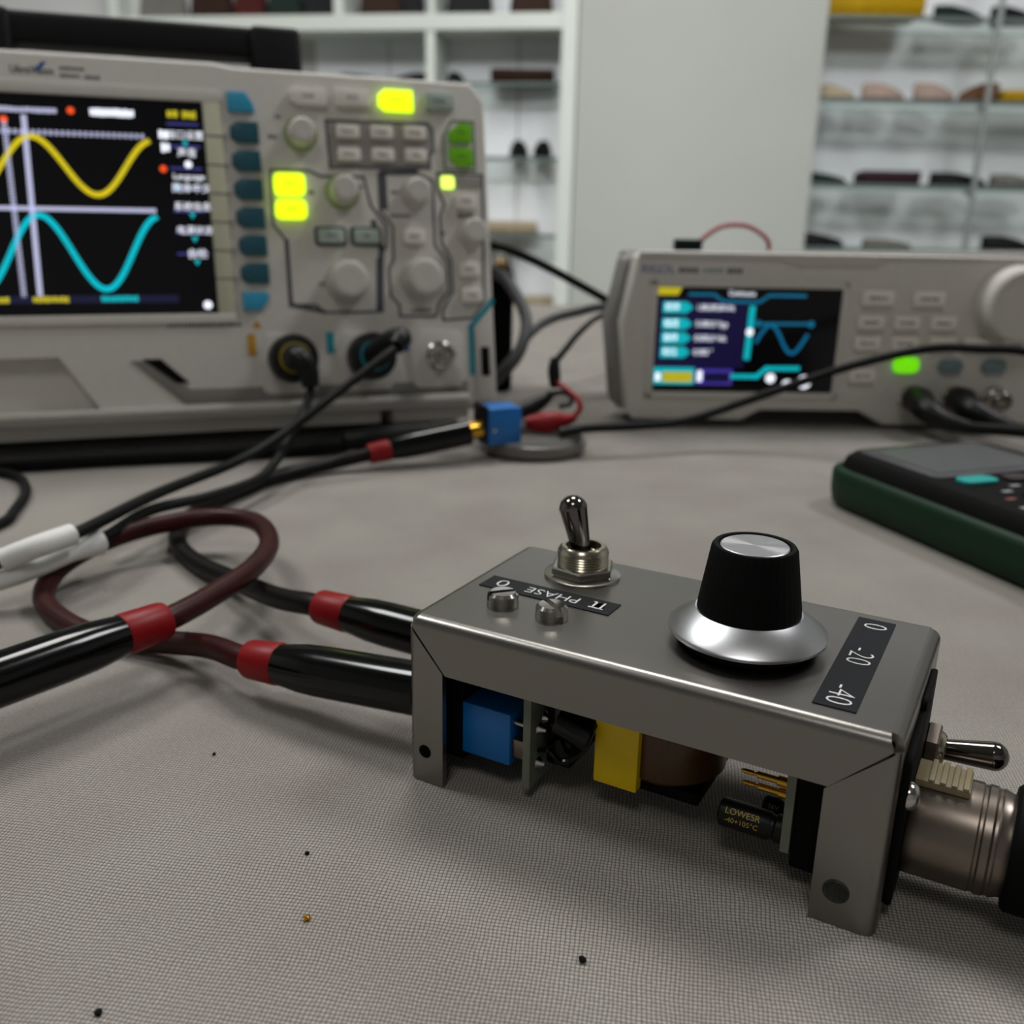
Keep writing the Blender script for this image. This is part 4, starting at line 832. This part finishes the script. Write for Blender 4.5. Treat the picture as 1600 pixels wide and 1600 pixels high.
def clutch(p, w_, d, h, m, rz, label, group=None):
    t = thing('clutch_bag', label, 'bag', p, rz, None, group)
    finish('bag_body', box(-w_/2, w_/2, -d/2, d/2, 0.2, h, min(h, d)*0.22, 3), m, t, 50)
    finish('flap', box(-w_/2*0.98, w_/2*0.98, -d/2-3, -d/2+d*0.4, h*0.35, h+2, 2), m, t, 50)
    finish('flap_edge', box(-w_/2*0.96, w_/2*0.96, -d/2-4.5, -d/2-2.5, h*0.33, h*0.4, 0.6), m, t, 50)
def handbag(p, w_, d, h, m, rz, label, group=None):
    t = thing('handbag', label, 'bag', p, rz, None, group)
    b = bmesh.new(); A = [b.verts.new((sx*w_/2, sy*d/2, 0.2)) for sx, sy in ((-1, -1), (1, -1), (1, 1), (-1, 1))]; B = [b.verts.new((sx*w_/2*0.72, sy*d/2*0.35, h)) for sx, sy in ((-1, -1), (1, -1), (1, 1), (-1, 1))]
    b.faces.new(A); b.faces.new(B); [b.faces.new((A[i], A[(i+1) % 4], B[(i+1) % 4], B[i])) for i in range(4)]
    bmesh.ops.bevel(b, geom=list(b.edges), offset=6, segments=3, affect='EDGES'); finish('bag_body', b, m, t, 50)
    finish('bag_handle', tube([(-w_*0.25, 0, h-4), (-w_*0.22, 0, h+h*0.25), (0, 0, h+h*0.38), (w_*0.22, 0, h+h*0.25), (w_*0.25, 0, h-4)], 4, 10), m, t)
    finish('clasp', box(-9, 9, -d*0.3, d*0.3, h-6, h+10, 3), gold, t)
gl = 'shoes and bags on the left shelves'
shoe(sup(-620, 98, 442), 130, 62, 26, lgreen, 0.2, 'dark low shoe on the top glass shelf right above the oscilloscope', gl)
shoe(sup(-480, 98, 442), 120, 60, 30, ldark, 2.9, 'black shoe on the top glass shelf left of the divider', gl)
shoe(sup(-350, 98, 442), 80, 52, 30, lgreen, 1.4, 'small dark shoe on the top glass shelf just right of the divider', gl)
clutch(sup(-160, 98, 442), 176, 80, 34, lbrown, 0, 'flat brown clutch bag on the top glass shelf by the pillar')
shoe(sup(-330, 98, 250), 90, 60, 36, lred, 1.2, 'reddish brown shoe on the second glass shelf behind the oscilloscope', gl)
shoe(sup(-166, 98, 250), 108, 54, 44, ldark, 1.5, 'left of two black shoes on the second glass shelf', gl)
shoe(sup(-98, 98, 250), 108, 54, 44, ldark, 1.6, 'right of two black shoes on the second glass shelf', gl)
clutch(sup(-200, 98, 42), 180, 90, 34, lcream, 0.05, 'flat cream clutch bag on the third glass shelf by the pillar')
handbag(sup(-215, 98, -160), 95, 70, 118, lbrown, 0.15, 'dark brown handbag with brass clasp below the third glass shelf')
clutch(sup(-105, 98, -160), 105, 90, 26, lcream, 0.0, 'cream clutch bag beside the dark brown handbag')
for (x, w_, h, m, lb) in ((-1750, 90, 150, lgrey, 'grey handbag at the left end of the upper shelf row'), (-1520, 120, 160, ltan, 'tan handbag among the bags of the upper shelf row'),
                          (-1405, 80, 150, lcream, 'cream handbag beside the upper divider of the shelf row'), (-1205, 140, 160, lgrey, 'wide taupe grey handbag in the upper shelf row'),
                          (-1060, 120, 165, lbrown, 'dark brown handbag in the upper shelf row'), (-945, 90, 150, lred, 'dark red handbag in the upper shelf row'),
                          (-840, 100, 140, lgreen, 'dark green handbag in the upper shelf row'), (-730, 110, 150, ldark, 'black handbag left of the upper divider'),
                          (-560, 120, 160, lbrown, 'brown handbag right of the upper divider'), (-470, 60, 150, ldark, 'black handbag at the right of the upper shelf row'),
                          (-310, 130, 150, ldark, 'wide black handbag above the beam near the pillar'), (-140, 120, 150, lbrown, 'brown handbag above the beam next to the pillar')):
    handbag(sup(x, 100, 606.5), w_, 80, h, m, 0.0, lb, 'handbags on the upper shelf row')
# right unit: glass shelves on steel uprights in front of a pale panel
rs = thing('glass_shelf_rack', 'glass shelves on steel uprights right of the pillar', 'shelf', (801, 2800, -750))
finish('back_panel', box(4, 1700, 225, 240, 0, 2700), panelw, rs, 0)
for k_, z in enumerate((614, 412, 196, 24, -200)):
    gsf = finish('glass_shelf', box(4, 1690, 10, 222, zb+z-12, zb+z), glassg, rs, 0); finish('polished_edge', box(4, 1690, 8.5, 10, zb+z-12, zb+z), glasse, gsf, 0)
for x in (450, 1180):
    finish('upright', cyl((x, 2, 0), (x, 2, 2700), 8, seg=16), steelb, rs)
    for z in (614, 412, 196, 24, -200): finish('bracket', prism([(4, zb+z-13), (60, zb+z-13), (4, zb+z-34)], x-7, x+7, 'x'), steelb, rs, 0)
grp = 'shoes and bags on the right glass shelves'
clutch((936, 2900, 614), 270, 110, 60, lyel, 0, 'mustard yellow bag on the top glass shelf right of the pillar')
shoe((1180, 2900, 614), 150, 70, 40, lgreen, 0.2, 'dark green shoe on the top glass shelf by the upright', grp)
shoe((1330, 2900, 614), 140, 70, 40, ldark, 0.2, 'black shoe on the top glass shelf at the right edge', grp)
shoe((868, 2890, 412), 115, 70, 40, lcream, 0.1, 'cream sandal at the pillar end of the second right shelf', grp)
shoe((1000, 2890, 412), 130, 70, 46, lpink, 0.2, 'pinkish beige sandal on the second right shelf', grp)
shoe((1140, 2890, 412), 120, 70, 50, lpink, 0.1, 'beige sandal on the second right shelf beside the upright', grp)
shoe((1262, 2890, 412), 108, 70, 52, ltan, 2.9, 'tan sandal on the second right shelf in front of the upright', grp)
clutch((1400, 2890, 412), 180, 90, 30, lyel, 0.0, 'mustard yellow clutch bag at the right edge of the second shelf')
shoe((850, 2890, 196), 160, 70, 30, lgreen, 0.1, 'dark green shoe at the pillar end of the third right shelf', grp)
clutch((1040, 2890, 196), 165, 80, 34, leather('plum', '#35222a'), 0.0, 'plum clutch bag on the third right shelf')
shoe((1240, 2890, 196), 170, 76, 36, ldark, 0.1, 'black shoe in front of the upright on the third right shelf', grp)
shoe((1400, 2890, 196), 150, 70, 34, lgrey, 0.1, 'grey shoe at the right edge of the third shelf', grp)
shoe((850, 2880, 24), 180, 76, 40, ldark, 0.1, 'black shoe on the lowest visible right shelf by the pillar', grp)
shoe((1060, 2880, 24), 150, 70, 26, lgrey, 0.1, 'grey shoe on the lowest visible right shelf', grp)
shoe((1400, 2880, 24), 150, 70, 40, ldark, 0.1, 'black shoe at the right edge of the lowest visible shelf', grp)
